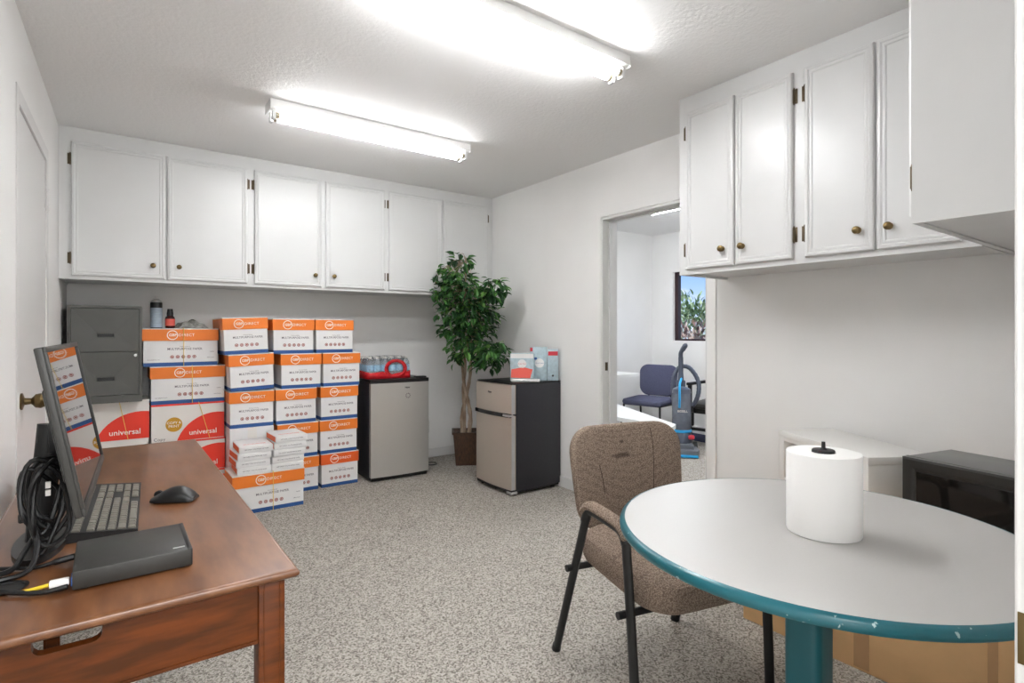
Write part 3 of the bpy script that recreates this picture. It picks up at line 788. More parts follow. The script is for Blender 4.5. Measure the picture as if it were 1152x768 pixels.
obj('plinth', bm, M_black, t)

t = thing('refrigerator', 'two door compact fridge with black sides right of the potted plant', 'fridge', (2.362, 3.505, 0), R(-90))
w, d, h = 0.475, 0.495, 0.824      # local front faces -y, x runs towards the camera
bm = new(); add_box(bm, -w/2, w/2, 0.062, d, 0.03, h - 0.004, bev=0.008); obj('body', bm, M_fr_side, t)
bm = new(); add_box(bm, -w/2 + .002, w/2 - .002, 0.02, d, h - 0.004, h + 0.004, bev=0.003); obj('top_panel', bm, M_black, t)
def fr_door(z0, z1):
    bm = new()
    pts = [(-w/2, 0.055)] + [(-w/2 + w*k/12, 0.014 - 0.016*math.sin(math.pi*k/12)) for k in range(13)] + [(w/2, 0.055)]
    add_prism(bm, pts, z0, z1)
    dd = obj('door', bm, M_steel2, t)
    bm = new(); add_box(bm, w/2 - 0.001, w/2 + 0.001, 0.016, 0.044, z0, z1); add_box(bm, -w/2 - .001, -w/2 + .001, 0.016, 0.044, z0, z1)
    obj('edge_trim', bm, M_silver, dd, smooth=False)
    return dd
up = fr_door(0.602, h - 0.008); lo = fr_door(0.045, 0.588)
for z, par in ((0.592, lo),):
    bm = new()
    pts = [(-w/2 - .001, 0.03)] + [(-w/2 + w*k/12, 0.003 - 0.024*math.sin(math.pi*k/12)) for k in range(13)] + [(w/2 + .001, 0.03)]
    add_prism(bm, pts, 0.578, 0.606); obj('handle', bm, M_gloss, par)
    bm = new(); add_box(bm, w/2 - 0.075, w/2 + .004, -0.012, 0.03, 0.584, 0.600, bev=0.003); obj('hinge', bm, M_silver, par)
bm = new(); text_verts(bm, 'Haier', 0.022, -0.02, h - 0.075, -0.0025, bold=0.01, depth=0.002); obj('lettering', bm, M_inkb, up)
bm = new(); add_box(bm, -w/2 + .005, w/2 - .005, 0.02, d - .02, 0.02, 0.044)
for sx in (-1, 1):
    for yy in (0.06, d - 0.06): add_tube(bm, [(sx*(w/2 - .03), yy, 0), (sx*(w/2 - .03), yy, .03)], .016, 10)
obj('plinth', bm, M_black, t)
bm = new(); add_box(bm, w/2 - 0.06, w/2 + 0.004, 0.01, 0.07, 0.012, 0.03, bev=0.004); obj('foot_bracket', bm, M_silver, t)

# water bottle pack on the mini fridge
t = thing('water_bottle_pack', 'red shrink wrapped pack of water bottles on the silver mini fridge', 'water bottles', (1.880, 4.420, 0.8225), R(-2))
bm = new(); add_lathe(bm, [(0.026, 0), (0.0305, 0.006), (0.0305, 0.05), (0.029, 0.06), (0.0305, 0.07), (0.0305, 0.115), (0.027, 0.135), (0.015, 0.160), (0.0125, 0.165)], n=14)
me_b = mesh_of('bottle', bm, M_bottle)
bm = new(); add_lathe(bm, [(0.0309, 0.062), (0.0309, 0.112)], n=14, caps=False); me_l = mesh_of('bottle_label', bm, M_blabel)
bm = new(); add_lathe(bm, [(0.0145, 0.164), (0.0145, 0.180), (0.012, 0.182), (0, 0.182)], n=12); me_c = mesh_of('bottle_cap', bm, M_white_pl)
for i in range(6):
    for j in range(4):
        b = link('bottle', me_b, t, (-0.156 + 0.0625*i, -0.094 + 0.0625*j, 0.001)); link('bottle_label', me_l, b); link('bottle_cap', me_c, b)
# red band of shrink wrap: low skirt all round, tall handle ring on the front
def wrap_strip(bm, path, z0, z1):
    a = [bm.verts.new((x, y, z0)) for x, y in path]; b = [bm.verts.new((x, y, z)) for (x, y), z in zip(path, z1)]
    for k in range(len(path) - 1): bm.faces.new((a[k], a[k+1], b[k+1], b[k]))
bm = new()
per = [(-0.193, 0.128), (-0.193, 0.06), (-0.193, -0.06), (-0.185, -0.122), (-0.165, -0.130), (-0.1, -0.131), (-0.06, -0.131), (-0.02, -0.131), (0.02, -0.131), (0.1, -0.131), (0.165, -0.130), (0.185, -0.122), (0.193, -0.06), (0.193, 0.128)]
wrap_strip(bm, per, 0.001, [0.06, 0.065, 0.06, 0.055, 0.05, 0.055, 0.06, 0.04, 0.035, 0.05, 0.055, 0.06, 0.065, 0.06])
n = 36
for k in range(n):
    a, b = 2*math.pi*k/n, 2*math.pi*(k+1)/n
    def pt(r, a, wob): return (0.052 + r*1.08*math.cos(a), -0.1325, 0.080 + r*0.86*math.sin(a) + wob)
    q = [pt(0.062, a, 0), pt(0.092, a, 0), pt(0.092, b, 0), pt(0.062, b, 0)]
    bm.faces.new([bm.verts.new(p) for p in q])
for x0, x1 in ((-0.193, -0.165),):
    pass
o = obj('red_wrap', bm, M_wrap_red, t); md = o.modifiers.new('thick', 'SOLIDIFY'); md.thickness = 0.001
bm = new()
# clear film over the bottle tops
M_film = mat('clear_film', (1, 1, 1, 1), 0.15, trans=1.0); M_film.node_tree.nodes['Principled BSDF'].inputs['IOR'].default_value = 1.05
g1, g2 = 14, 10
V = [[bm.verts.new((-0.186 + 0.372*i/g1, -0.122 + 0.244*j/g2, 0.186 - 0.010*((abs(2*i/g1-1))**4 + (abs(2*j/g2-1))**4) + 0.0015*math.sin(3.1*i)*math.sin(2.7*j))) for j in range(g2+1)] for i in range(g1+1)]
for i in range(g1):
    for j in range(g2): bm.faces.new((V[i][j], V[i+1][j], V[i+1][j+1], V[i][j+1]))
obj('clear_wrap', bm, M_film, t)

# boxes and bags on the two-door fridge
zf = 0.8285
def pack(name, label, cat, loc, rotz, w, d, h, build):
    t = thing(name, label, cat, loc, rotz, 'packets on the two door fridge')
    bm = new(); add_box(bm, -w/2, w/2, -d/2, d/2, 0, h, bev=0.004); obj('carton', bm, M_pack, t)
    build(t, w, d, h)
    return t
def dec_a(t, w, d, h):
    bm = new(); add_box(bm, -w/2 + .004, w/2 - .004, -d/2 - .001, -d/2, h*0.82, h*0.98); obj('white_band', bm, M_carton, t)
    bm = new(); add_disc(bm, 0.0, h*0.62, 0.034, -d/2 - 0.0002, 0.001); obj('white_oval', bm, M_carton, t)
    bm = new()
    add_prism(bm, [(-w/2 + .006, h*0.12), (w/2 - .03, h*0.10), (w/2 - .01, h*0.42), (0.01, h*0.5), (-w/2 + .01, h*0.42)], -d/2 - .0012, -d/2, 'y'); obj('red_print', bm, M_coral, t)
    bm = new(); text_verts(bm, 'Great Value', 0.013, 0, h*0.62, -d/2 - 0.0016); obj('lettering', bm, M_vred, t)
def dec_b(t, w, d, h):
    bm = new(); add_box(bm, -w/2 + .002, -w/2 + .03, -d/2 - .001, -d/2, h*0.70, h*0.82); add_box(bm, -w/2 + .002, -w/2 + .022, -d/2 - .001, -d/2, h*0.87, h*0.98)
    obj('red_tab', bm, M_vred, t)
    bm = new(); add_disc(bm, 0.008, h*0.52, 0.036, -d/2 - 0.0002, 0.001); obj('white_oval', bm, M_carton, t)
    bm = new(); text_verts(bm, 'Great Value', 0.013, 0.008, h*0.52, -d/2 - 0.0016); obj('lettering', bm, M_blue, t)
    bm = new(); add_box(bm, -w/2 + .03, -w/2 + .055, -d/2 - .001, -d/2, h*0.62, h*0.69); obj('blue_tab', bm, M_blue, t)
def dec_c(t, w, d, h):
    bm = new(); add_box(bm, -w/2 + .006, w/2 - .004, -d/2 - .001, -d/2, h*0.80, h*0.93); obj('red_tab', bm, M_vred, t)
    bm = new(); add_disc(bm, 0.0, h*0.16, 0.008, -d/2 - 0.0002, 0.001); obj('dot', bm, M_inkb, t)
FR = R(-40)
pack('snack_box', 'pale blue packet with red print on the near left of the fridge top', 'packet', (2.592, 3.420, zf), FR, 0.185, 0.05, 0.215, dec_a)
pack('snack_box', 'taller pale blue box with white oval in the middle of the packets', 'packet', (2.7305, 3.389, zf), FR, 0.135, 0.07, 0.262, dec_b)
pack('snack_box', 'narrow pale blue box at the wall end of the packets', 'packet', (2.8065, 3.305, zf), FR, 0.085, 0.05, 0.245, dec_c)
t = thing('flat_packet', 'flat white packet lying before the blue packets on the fridge', 'packet', (2.570, 3.340, zf), R(-40))
bm = new(); add_box(bm, -0.115, 0.105, -0.035, 0.028, 0, 0.02, bev=0.007, seg=3); obj('pouch', bm, M_carton, t)
bm = new(); text_verts(bm, 'Great Value', 0.011, 0, 0.010, -0.0352); obj('lettering', bm, M_ink, t)

# ------------------------------------------------------------------ potted ficus
t = thing('potted_ficus', 'leafy green artificial ficus tree in a brown wooden pot', 'potted plant', (2.650, 4.355, 0), R(-30))
bm = new()
prof = [(0.092, 0), (0.116, 0.285), (0.126, 0.285), (0.128, 0.302), (0.114, 0.302), (0.110, 0.27)]
rings = [[bm.verts.new((sx*r, sy*r, z)) for sx, sy in ((-1,-1),(1,-1),(1,1),(-1,1))] for r, z in prof]
for a, b in zip(rings, rings[1:]):
    for k in range(4): bm.faces.new((a[k], a[(k+1)%4], b[(k+1)%4], b[k]))
bm.faces.new(rings[0][::-1]); bm.faces.new(rings[-1])
obj('pot', bm, M_pot, t, smooth=False)
bm = new(); add_lathe(bm, [(0.108, 0.271), (0.09, 0.279), (0.0, 0.283)], n=16); obj('moss', bm, M_soil, t)
# everything above the pot is laid out in world space, then brought into the thing's frame
Minv = (Matrix.Translation((2.650, 4.355, 0)) @ Matrix.Rotation(R(-30), 4, 'Z')).inverted()
stems = [[(2.575, 4.39, 0.25), (2.572, 4.36, 0.45), (2.60, 4.32, 0.62), (2.635, 4.29, 0.80), (2.63, 4.24, 1.00), (2.60, 4.18, 1.2), (2.58, 4.12, 1.42)],
         [(2.640, 4.385, 0.25), (2.650, 4.35, 0.42), (2.615, 4.32, 0.58), (2.575, 4.30, 0.74), (2.545, 4.26, 0.95), (2.50, 4.18, 1.2), (2.45, 4.08, 1.55)],
         [(2.61, 4.41, 0.25), (2.60, 4.37, 0.5), (2.585, 4.34, 0.70), (2.60, 4.30, 0.9), (2.53, 4.22, 1.15), (2.47, 4.08, 1.45), (2.43, 3.99, 1.80)]]
stems = [[(x + 0.04*max(0, 1 - (z - 0.25)/0.8), y - 0.03*max(0, 1 - (z - 0.25)/0.8), z) for x, y, z in st_] for st_ in stems]
for s, rr in zip(stems, (0.021, 0.021, 0.016)):
    pts = smooth_path(s, 6); bm = new()
    add_tube(bm, pts, [rr * (1 - 0.6*k/len(pts)) * (1 + 0.10*math.sin(k*1.7)) for k in range(len(pts))], 9)
    bmesh.ops.transform(bm, matrix=Minv, verts=bm.verts); obj('stem', bm, M_bark, t)
rnd = random.Random(11)
PXB = [(2.426,4.047,1.808,0.098,0.076,34), (2.304,4.137,1.740,0.076,0.068,12), (2.367,4.066,1.655,0.196,0.083,90), (2.418,4.004,1.518,0.285,0.105,200), (2.465,3.995,1.368,0.302,0.113,230), (2.474,4.038,1.218,0.259,0.099,170), (2.538,4.040,1.064,0.245,0.092,140), (2.556,3.767,1.555,0.117,0.103,70), (2.562,3.763,1.041,0.125,0.095,90), (2.219,4.137,1.532,0.075,0.052,14), (2.428,4.170,0.962,0.062,0.062,8), (2.579,3.936,0.930,0.136,0.045,30)]
bm = new(); bt = new()
def leaf(bm, p, dirv, ln, wd):
    d = Vector(dirv).normalized(); side = d.cross(Vector((rnd.uniform(-.3,.3), rnd.uniform(-.3,.3), 1))).normalized()
    up = side.cross(d).normalized(); fold = 0.25; P = Vector(p)
    mid = [P, P + d*ln*0.35 + up*ln*0.04, P + d*ln*0.7 + up*ln*0.01, P + d*ln - up*ln*0.10]
    wds = [0.02, 1.0, 0.72]
    vm = [bm.verts.new(q) for q in mid]
    vl = [bm.verts.new(mid[k] + side*wd*wds[k]*0.5 + up*wd*fold*wds[k]*0.5) for k in (1, 2)]
    vr = [bm.verts.new(mid[k] - side*wd*wds[k]*0.5 + up*wd*fold*wds[k]*0.5) for k in (1, 2)]
    for v in (vl, vr):
        bm.faces.new((vm[0], v[0], vm[1])); bm.faces.new((vm[1], v[0], v[1], vm[2])); bm.faces.new((vm[2], v[1], vm[3]))
tips = [Vector(s[i]) for s in stems for i in (3, 4, 5, 6)]
for (cx, cy, cz, ru, rz, cnt) in PXB:
    for i in range(int(cnt*1.15)):
        while True:
            q = Vector((rnd.uniform(-1, 1), rnd.uniform(-1, 1), rnd.uniform(-1, 1)))
            if q.length < 1: break
        p = Vector((cx + q.x*ru, cy + q.y*ru*0.8, cz + q.z*rz))
        if p.x > XR - 0.045: p.x = XR - 0.045 - rnd.random()*0.05
        if p.z > 1.36 and p.y > 4.11: p.y = 4.11 - rnd.random()*0.08
        out = Vector((p.x - cx, p.y - cy, 0)); out = out.normalized() if out.length > 1e-4 else Vector((1, 0, 0))
        dv = out*rnd.uniform(0.2, 1.0) + Vector((rnd.uniform(-.6,.6), rnd.uniform(-.6,.6), rnd.uniform(-1.0, 0.25)))
        ln = rnd.uniform(0.058, 0.100)
        if p.z > 1.34 and p.y > 4.03: dv.y = -abs(dv.y)
        if p.x + max(0, dv.normalized().x)*ln > XR - 0.012: dv.x = -abs(dv.x)
        leaf(bm, p, dv, ln, ln*rnd.uniform(0.52, 0.68))
        tip = min(tips, key=lambda a: (a - p).length)
        if i % 6 == 0 and (tip - p).length < 0.30:
            mid = (tip + p)/2 + Vector((rnd.uniform(-.02,.02), rnd.uniform(-.02,.02), 0.03))
            add_tube(bt, smooth_path([tip, mid, p], 3), 0.0022, 5)
for b, nm, mm in ((bm, 'foliage', M_leaf), (bt, 'twigs', M_bark)):
    bmesh.ops.transform(b, matrix=Minv, verts=b.verts)
    me = bpy.data.meshes.new(nm); b.to_mesh(me); b.free(); me.materials.append(mm); me.shade_smooth(); link(nm, me, t)

# cord on the floor by the mini fridge, outlet behind it
bm = new()
add_tube(bm, smooth_path([(2.17, 4.50, 0.006), (2.24, 4.52, 0.006), (2.36, 4.56, 0.006), (2.42, 4.52, 0.006), (2.40, 4.46, 0.006), (2.33, 4.47, 0.008), (2.36, 4.53, 0.016), (2.30, 4.45, 0.006), (2.21, 4.36, 0.006), (2.17, 4.33, 0.006)], 8), 0.0045, 8)
tag(obj('mains_cable', bm, M_black), 'black power cord looped on the carpet between fridge and plant', 'cord')
t = thing('wall_outlet', 'white wall outlet on the back wall right of the silver fridge', 'outlet', (2.455, YB, 0.30), 0)
bm = new(); add_box(bm, -0.035, 0.035, -0.006, -0.0003, -0.058, 0.058, bev=0.003); obj('cover_plate', bm, M_trim, t)
for s in (-1, 1):
    bm = new(); add_prism(bm, rounded_rect(0.034, 0.028, 0.010, cz=s*0.02), -0.0072, -0.006, 'y'); so = obj('socket', bm, M_white_pl, t)
    bm = new(); add_box(bm, -0.008, -0.006, -0.0075, -0.0071, s*0.02 - .005, s*0.02 + .005); add_box(bm, 0.006, 0.008, -0.0075, -0.0071, s*0.02 - .005, s*0.02 + .005); obj('slots', bm, M_black, so)

# ------------------------------------------------------------------ desk
ZD = 0.75
t = thing('desk', 'dark cherry wood desk along the left wall in the foreground', 'desk', (0.035, 1.93, 0), 0)
x0, x1, y0, y1 = -0.255, 0.265, -0.815, 0.79
bm = new()
def slab(bm, x0, x1, y0, y1, prof):
    loops = [[bm.verts.new((sx, sy, z)) for sx, sy in ((x0-e, y0-e), (x1+e, y0-e), (x1+e, y1+e), (x0-e, y1+e))] for e, z in prof]
    for a, b in zip(loops, loops[1:]):
        for k in range(4): bm.faces.new((a[k], a[(k+1)%4], b[(k+1)%4], b[k]))
    bm.faces.new(loops[0][::-1]); f = bm.faces.new(loops[-1]); return f
f = slab(bm, x0, x1, y0, y1, [(-0.014, ZD - 0.021), (-0.006, ZD - 0.019), (-0.001, ZD - 0.014), (0.0, ZD - 0.010), (-0.001, ZD - 0.006), (-0.005, ZD - 0.0015), (-0.010, ZD)])
for ff in bm.faces: ff.material_index = 0
obj('desktop', bm, M_wood_top, t)
lx, ly = 0.048, 0.048
for sx in (0, 1):
    for sy in (0, 1):
        a = (x0 + 0.022) if sx == 0 else (x1 - 0.022 - lx); b = (y0 + 0.022) if sy == 0 else (y1 - 0.022 - ly)
        bm = new(); add_box(bm, a, a + lx, b, b + ly, 0, ZD - 0.021, bev=0.003)
        for gx in (0.008, lx - 0.010):
            add_box(bm, a + gx, a + gx + 0.002, b - 0.0012, b + 0.001, 0.0, ZD - 0.021)
        obj('leg', bm, M_wood, t)
zA0, zA1 = 0.612, ZD - 0.021
ya = y0 + 0.030
# end apron with the cable notch cut from its top edge
xa, xb = x0 + 0.07, x1 - 0.07; n0, n1, nz = -0.135, -0.045, 0.697
bm = new()
poly = [(xa, zA0), (xb, zA0), (xb, zA1), (n1, zA1), (n1, nz + 0.014)] + [(n1 - 0.014 + 0.014*math.cos(R(a)), nz + 0.014 - 0.014*math.sin(R(a))) for a in (30, 60, 90)] + \
       [(n0 + 0.014 - 0.014*math.sin(R(a)), nz + 0.014 - 0.014*math.cos(R(a))) for a in (0, 30, 60, 90)] + [(n0, zA1), (xa, zA1)]
add_prism(bm, poly, ya, ya + 0.02, 'y'); add_box(bm, xa, xb, ya - 0.003, ya, zA0, zA0 + 0.006)
obj('end_panel', bm, M_wood, t, smooth=False)
bm = new(); add_box(bm, xa, xb, y1 - 0.05, y1 - 0.03, zA0, zA1); obj('end_panel', bm, M_wood, t, smooth=False)
for a in (x0 + 0.03, x1 - 0.05):
    bm = new(); add_box(bm, a, a + 0.02, y0 + 0.07, y1 - 0.07, zA0, zA1); obj('side_panel', bm, M_wood, t, smooth=False)
bm = new()
add_lathe(bm, [(0.030, ZD), (0.032, ZD + 0.0025), (0.026, ZD + 0.003), (0.024, ZD + 0.0008), (0, ZD + 0.0008)], c=(-0.185, -0.60, 0), n=24)
obj('cable_grommet', bm, M_black, t)

# monitor
t = thing('monitor', 'black flat screen monitor on the desk seen almost edge on', 'monitor', (-0.0275, 1.556, ZD), R(87.6))
tilt = Matrix.Translation((0, 0, 0.12)) @ Matrix.Rotation(R(-10.5), 4, 'X')
W2, H2 = 0.278, 0.318
bm = new(); add_box(bm, -W2, W2, 0.0, 0.013, 0, H2, bev=0.003); add_box(bm, -W2 + 0.09, W2 - 0.09, 0.013, 0.028, 0.05, H2 - 0.08, bev=0.006)
bmesh.ops.transform(bm, matrix=tilt, verts=bm.verts); obj('casing', bm, M_char, t)
bm = new()
for a in ((-W2, W2, 0.0, 0.014), (-W2, W2, H2 - 0.011, H2), (-W2, -W2 + 0.011, 0.014, H2 - 0.011), (W2 - 0.011, W2, 0.014, H2 - 0.011)):
    add_box(bm, a[0], a[1], -0.0045, 0.0005, a[2], a[3], bev=0.001)
bmesh.ops.transform(bm, matrix=tilt, verts=bm.verts); obj('bezel', bm, M_char, t)
bm = new(); add_box(bm, -W2 + 0.011, W2 - 0.011, -0.0012, 0.0, 0.014, H2 - 0.011)
bmesh.ops.transform(bm, matrix=tilt, verts=bm.verts); obj('screen', bm, M_screen, t, smooth=False)
bm = new(); add_tube(bm, smooth_path([(0, 0.095, 0.010), (0, 0.090, 0.10), (0, 0.080, 0.20), (0, 0.075, 0.26)], 4), 0.024, 12, flat=0.5); add_box(bm, -0.04, 0.04, 0.045, 0.078, 0.20, 0.27, bev=0.008)
obj('stand', bm, M_black, t)
bm = new()
add_prism(bm, [(0.13*math.cos(2*math.pi*k/28), 0.092 + 0.045*math.sin(2*math.pi*k/28)) for k in range(28)], 0.0, 0.012); obj('base', bm, M_black, t)

# keyboard; local x along its length
t = thing('keyboard', 'dark grey keyboard with light keys lying under the monitor', 'keyboard', (-0.002, 1.762, ZD), R(87.0))
bm = new()
add_prism(bm, [(-0.066, 0.0), (0.064, 0.0), (0.064, 0.022), (-0.066, 0.009)], -0.232, 0.232, 'x'); obj('base', bm, M_dark, t, smooth=False)
bm = new()
def key(bm, x, y, w, d):
    z = 0.009 + (y + 0.066) * 0.1
    add_prism(bm, [(y, z), (y + d, z + d*0.1), (y + d - 0.0015, z + d*0.1 + 0.004), (y + 0.0015, z + 0.004)], x, x + w, 'x')
rowsk = [(-0.062, [.020, .020, .020, .095, .020, .020, .020]), (-0.043, [.038] + [.0165]*10 + [.045]), (-0.024, [.030] + [.0165]*11 + [.033]), (-0.005, [.025] + [.0165]*12 + [.019]), (0.014, [.0165]*13 + [.031]), (0.040, [.0165]*14)]
for y, ws in rowsk:
    x = -0.225
    for w in ws:
        key(bm, x + 0.0008, y, w - 0.0016, 0.0150); x += w + 0.0025
    for k in range(3):
        if not (y == -0.024): key(bm, 0.061 + 0.019*k, y, 0.0148, 0.0150)
    for k in range(4): key(bm, 0.129 + 0.019*k, y, 0.0148, 0.0150)
obj('keys', bm, M_key, t, smooth=False)

# mouse
t = thing('computer_mouse', 'black wireless mouse on the desk right of the keyboard', 'mouse', (0.143, 1.755, ZD), R(-28))
bm = new(); n = 20; rings = []
for i in range(15):
    u = i/14; x = -0.054 + 0.108*u
    wd = 0.031 * (0.70 + 0.30*math.sin(math.pi*(0.10 + 0.80*u))) * (0.88 if i in (0, 14) else 1); hh = 0.010 + 0.027*math.sin(math.pi*u**1.25)**0.85
    rings.append([bm.verts.new((x, wd*math.cos(math.pi*k/n), 0.003 + hh*math.sin(math.pi*k/n)**0.75)) for k in range(n+1)])
for a, b in zip(rings, rings[1:]):
    for k in range(n): bm.faces.new((a[k], a[k+1], b[k+1], b[k]))
    bm.faces.new((a[0], b[0], b[n], a[n]))
bm.faces.new(rings[0]); bm.faces.new(rings[-1][::-1])
obj('shell', bm, M_black, t)
bm = new(); add_tube(bm, [(-0.040, -0.004, 0.018), (-0.040, 0.004, 0.018)], 0.011, 14); obj('scroll_wheel', bm, M_rubber, t)
bm = new(); add_box(bm, -0.045, 0.045, -0.022, 0.022, 0, 0.004, bev=0.001); obj('foot_pad', bm, M_rubber, t)

# mini computer
t = thing('mini_computer', 'flat black mini computer at the near end of the desk', 'computer', (0.038, 1.332, ZD), R(0))
bm = new(); add_box(bm, -0.092, 0.092, -0.090, 0.090, 0.003, 0.036, bev=0.003); obj('case', bm, M_char, t)
bm = new(); add_box(bm, 0.084, 0.0935, -0.0895, 0.0895, 0.0035, 0.0365, bev=0.002); obj('front_panel', bm, M_black, t)
bm = new(); add_box(bm, 0.062, 0.082, -0.072, -0.066, 0.036, 0.0364); obj('sticker', bm, M_silver, t, smooth=False)
bm = new()
for sx in (-1, 1):
    for sy in (-1, 1): add_tube(bm, [(sx*0.075, sy*0.075, 0), (sx*0.075, sy*0.075, 0.004)], 0.008, 10)
obj('feet', bm, M_rubber, t)
bm = new(); add_box(bm, -0.0935, -0.0915, -0.085, -0.062, 0.010, 0.026); obj('ports', bm, M_blue, t, smooth=False)
# cables
t = thing('network_cable', 'yellow network cable plugged into the mini computer', 'cable', (-0.056, 1.258, ZD), 0)
bm = new(); add_tube(bm, smooth_path([(-0.030, -0.001, 0.017), (-0.052, 0.008, 0.012), (-0.072, 0.022, 0.007), (-0.094, 0.038, 0.0075), (-0.112, 0.055, 0.008)], 6), 0.0032, 8); obj('cable', bm, M_yel, t)
bm = new(); add_box(bm, -0.030, -0.002, -0.006, 0.006, 0.011, 0.023, bev=0.002); obj('plug', bm, M_white_pl, t)
bm = new(); add_tube(bm, smooth_path([(-0.060, 1.245, ZD + 0.012), (-0.09, 1.252, ZD + 0.008), (-0.12, 1.272, ZD + 0.007), (-0.175, 1.315, ZD + 0.009)], 6), 0.0045, 8)
tag(obj('power_lead', bm, M_black), 'black lead running beside the yellow cable to the grommet', 'cable')
bm = new(); add_tube(bm, smooth_path([(-0.056, 1.39, ZD + 0.016), (-0.085, 1.392, ZD + 0.012), (-0.115, 1.400, ZD + 0.006), (-0.16, 1.425, ZD + 0.006), (-0.215, 1.46, ZD + 0.006)], 6), [0.0065]*7 + [0.0038]*18, 8)
tag(obj('video_cable', bm, M_black), 'black cable from the back of the mini computer to the left', 'cable')
t = thing('cable_bundle', 'coiled bundle of black cables behind the monitor', 'cables', (-0.105, 1.458, ZD), 0)
rc = random.Random(5)
for i in range(8):
    rx, rz, ph = rc.uniform(0.026, 0.046), rc.uniform(0.050, 0.080), rc.uniform(0, 6)
    dx, dy, dz = rc.uniform(-0.012, 0.012), rc.uniform(-0.022, 0.028), rc.uniform(-0.014, 0.014)
    lean = rc.uniform(-0.25, 0.25)
    bm = new(); pts = []
    for k in range(28):
        a = 2*math.pi*k/28
        pts.append((dx + rx*math.cos(a)*0.8 + lean*rz*math.sin(a)*0.5 + 0.006*math.sin(2*a + ph), dy + rx*math.cos(a)*0.55 + 0.005*math.sin(3*a + ph), 0.118 + dz + rz*1.1*math.sin(a) + 0.008*math.cos(3*a + ph)))
    add_tube(bm, pts, 0.0044, 8, closed=True); obj('coil', bm, M_black, t)
bm = new(); add_box(bm, -0.040, -0.016, -0.025, 0.015, 0.085, 0.105, bev=0.004); obj('cable_tie', bm, M_rubber, t)
bm = new(); add_box(bm, 0.002, 0.010, -0.034, -0.026, 0.150, 0.162); add_box(bm, 0.002, 0.010, -0.034, -0.026, 0.135, 0.146); obj('plug', bm, M_carton_top, t)
bm = new(); add_tube(bm, smooth_path([(-0.02, -0.01, 0.08), (-0.01, -0.04, 0.04), (-0.02, -0.075, 0.008), (-0.06, -0.095, 0.006), (-0.12, -0.10, 0.006)], 6), 0.005, 8)
add_tube(bm, smooth_path([(-0.0, 0.02, 0.08), (-0.03, -0.03, 0.03), (-0.045, -0.05, 0.008), (-0.08, -0.065, 0.006), (-0.13, -0.07, 0.006)], 6), 0.005, 8); obj('tail', bm, M_black, t)

# ------------------------------------------------------------------ round table and what stands on it
ZT = 0.74
t = thing('round_table', 'round grey table with a scuffed teal edge in the right foreground', 'table', (1.365, 0.645, 0), 0)
TR = 0.455
bm = new(); add_lathe(bm, [(TR - 0.012, ZT - 0.0235), (TR - 0.012, ZT), (0, ZT)], n=96); obj('tabletop', bm, M_lam, t)
bm = new(); add_lathe(bm, [(TR - 0.013, ZT - 0.0245), (TR - 0.004, ZT - 0.0235), (TR, ZT - 0.019), (TR + 0.001, ZT - 0.012), (TR - 0.001, ZT - 0.006), (TR - 0.006, ZT - 0.0015), (TR - 0.012, ZT + 0.0006), (TR - 0.0135, ZT - 0.001)], n=96, caps=False)
obj('edge_band', bm, M_teal_edge, t)
bm = new(); add_prism(bm, [(p[0] - 0.02, p[1]) for p in rounded_rect(0.085, 0.085, 0.02)], 0.035, ZT - 0.036); obj('pedestal', bm, M_teal, t)
bm = new(); add_box(bm, -0.20, 0.16, -0.15, 0.15, ZT - 0.037, ZT - 0.0238, bev=0.003); obj('top_plate', bm, M_teal, t)
bm = new()
for a in (45, 135, 225, 315):
    c, s = math.cos(R(a)), math.sin(R(a))
    add_tube(bm, [(-0.02, 0, 0.045), (-0.02 + 0.12*c, 0.12*s, 0.042), (-0.02 + 0.30*c, 0.30*s, 0.022)], [0.03, 0.028, 0.02], 10, flat=0.9)
obj('base', bm, M_teal, t)

t = thing('paper_towel_roll', 'big white paper towel roll standing on the round table', 'paper towels', (1.357, 0.617, ZT + 0.0012), 0)
RR, HH = 0.079, 0.186
bm = new(); pr = []
add_lathe(bm, [(0.026, 0.0), (RR - 0.001, 0.0), (RR, 0.002), (RR, HH - 0.002), (RR - 0.001, HH), (0.026, HH), (0.026, HH - 0.03), (0.0, HH - 0.03)], n=64)
# loose end of the sheet
add_prism(bm, [(RR*math.cos(R(a)), RR*math.sin(R(a))) for a in (-60, -52, -44, -36)] + [((RR + 0.0035)*math.cos(R(a)), (RR + 0.0035)*math.sin(R(a))) for a in (-34, -40, -48)], 0.001, HH - 0.001)
obj('roll', bm, M_paper, t)
bm = new(); add_lathe(bm, [(0.024, HH - 0.01), (0.0245, HH + 0.004), (0.023, HH + 0.006), (0.008, HH + 0.007), (0.0045, HH + 0.010), (0.004, HH + 0.024), (0, HH + 0.0245)], n=24)
obj('core_plug', bm, M_dark, t)

# ------------------------------------------------------------------ cardboard box, white cubby, microwave
ZB = 0.505
t = thing('cardboard_box', 'large worn brown cardboard box on the floor beneath the microwave', 'cardboard box', (2.165, 0.43, 0), 0)
bm = new(); add_box(bm, 0, 0.665, 0, 0.88, 0, ZB - 0.003, bev=0.004); obj('carton', bm, M_kraft, t)
bm = new(); add_box(bm, 0.0005, 0.33, 0.002, 0.878, ZB - 0.003, ZB); add_box(bm, 0.334, 0.664, 0.002, 0.878, ZB - 0.003, ZB); obj('flap', bm, M_kraft, t, smooth=False)
for ty, tw in ((0.05, 0.025), (0.40, 0.05)):
    bm = new(); add_box(bm, -0.0008, 0.0, ty, ty + tw, 0.01, ZB - .01); obj('tape', bm, M_tape, t, smooth=False)

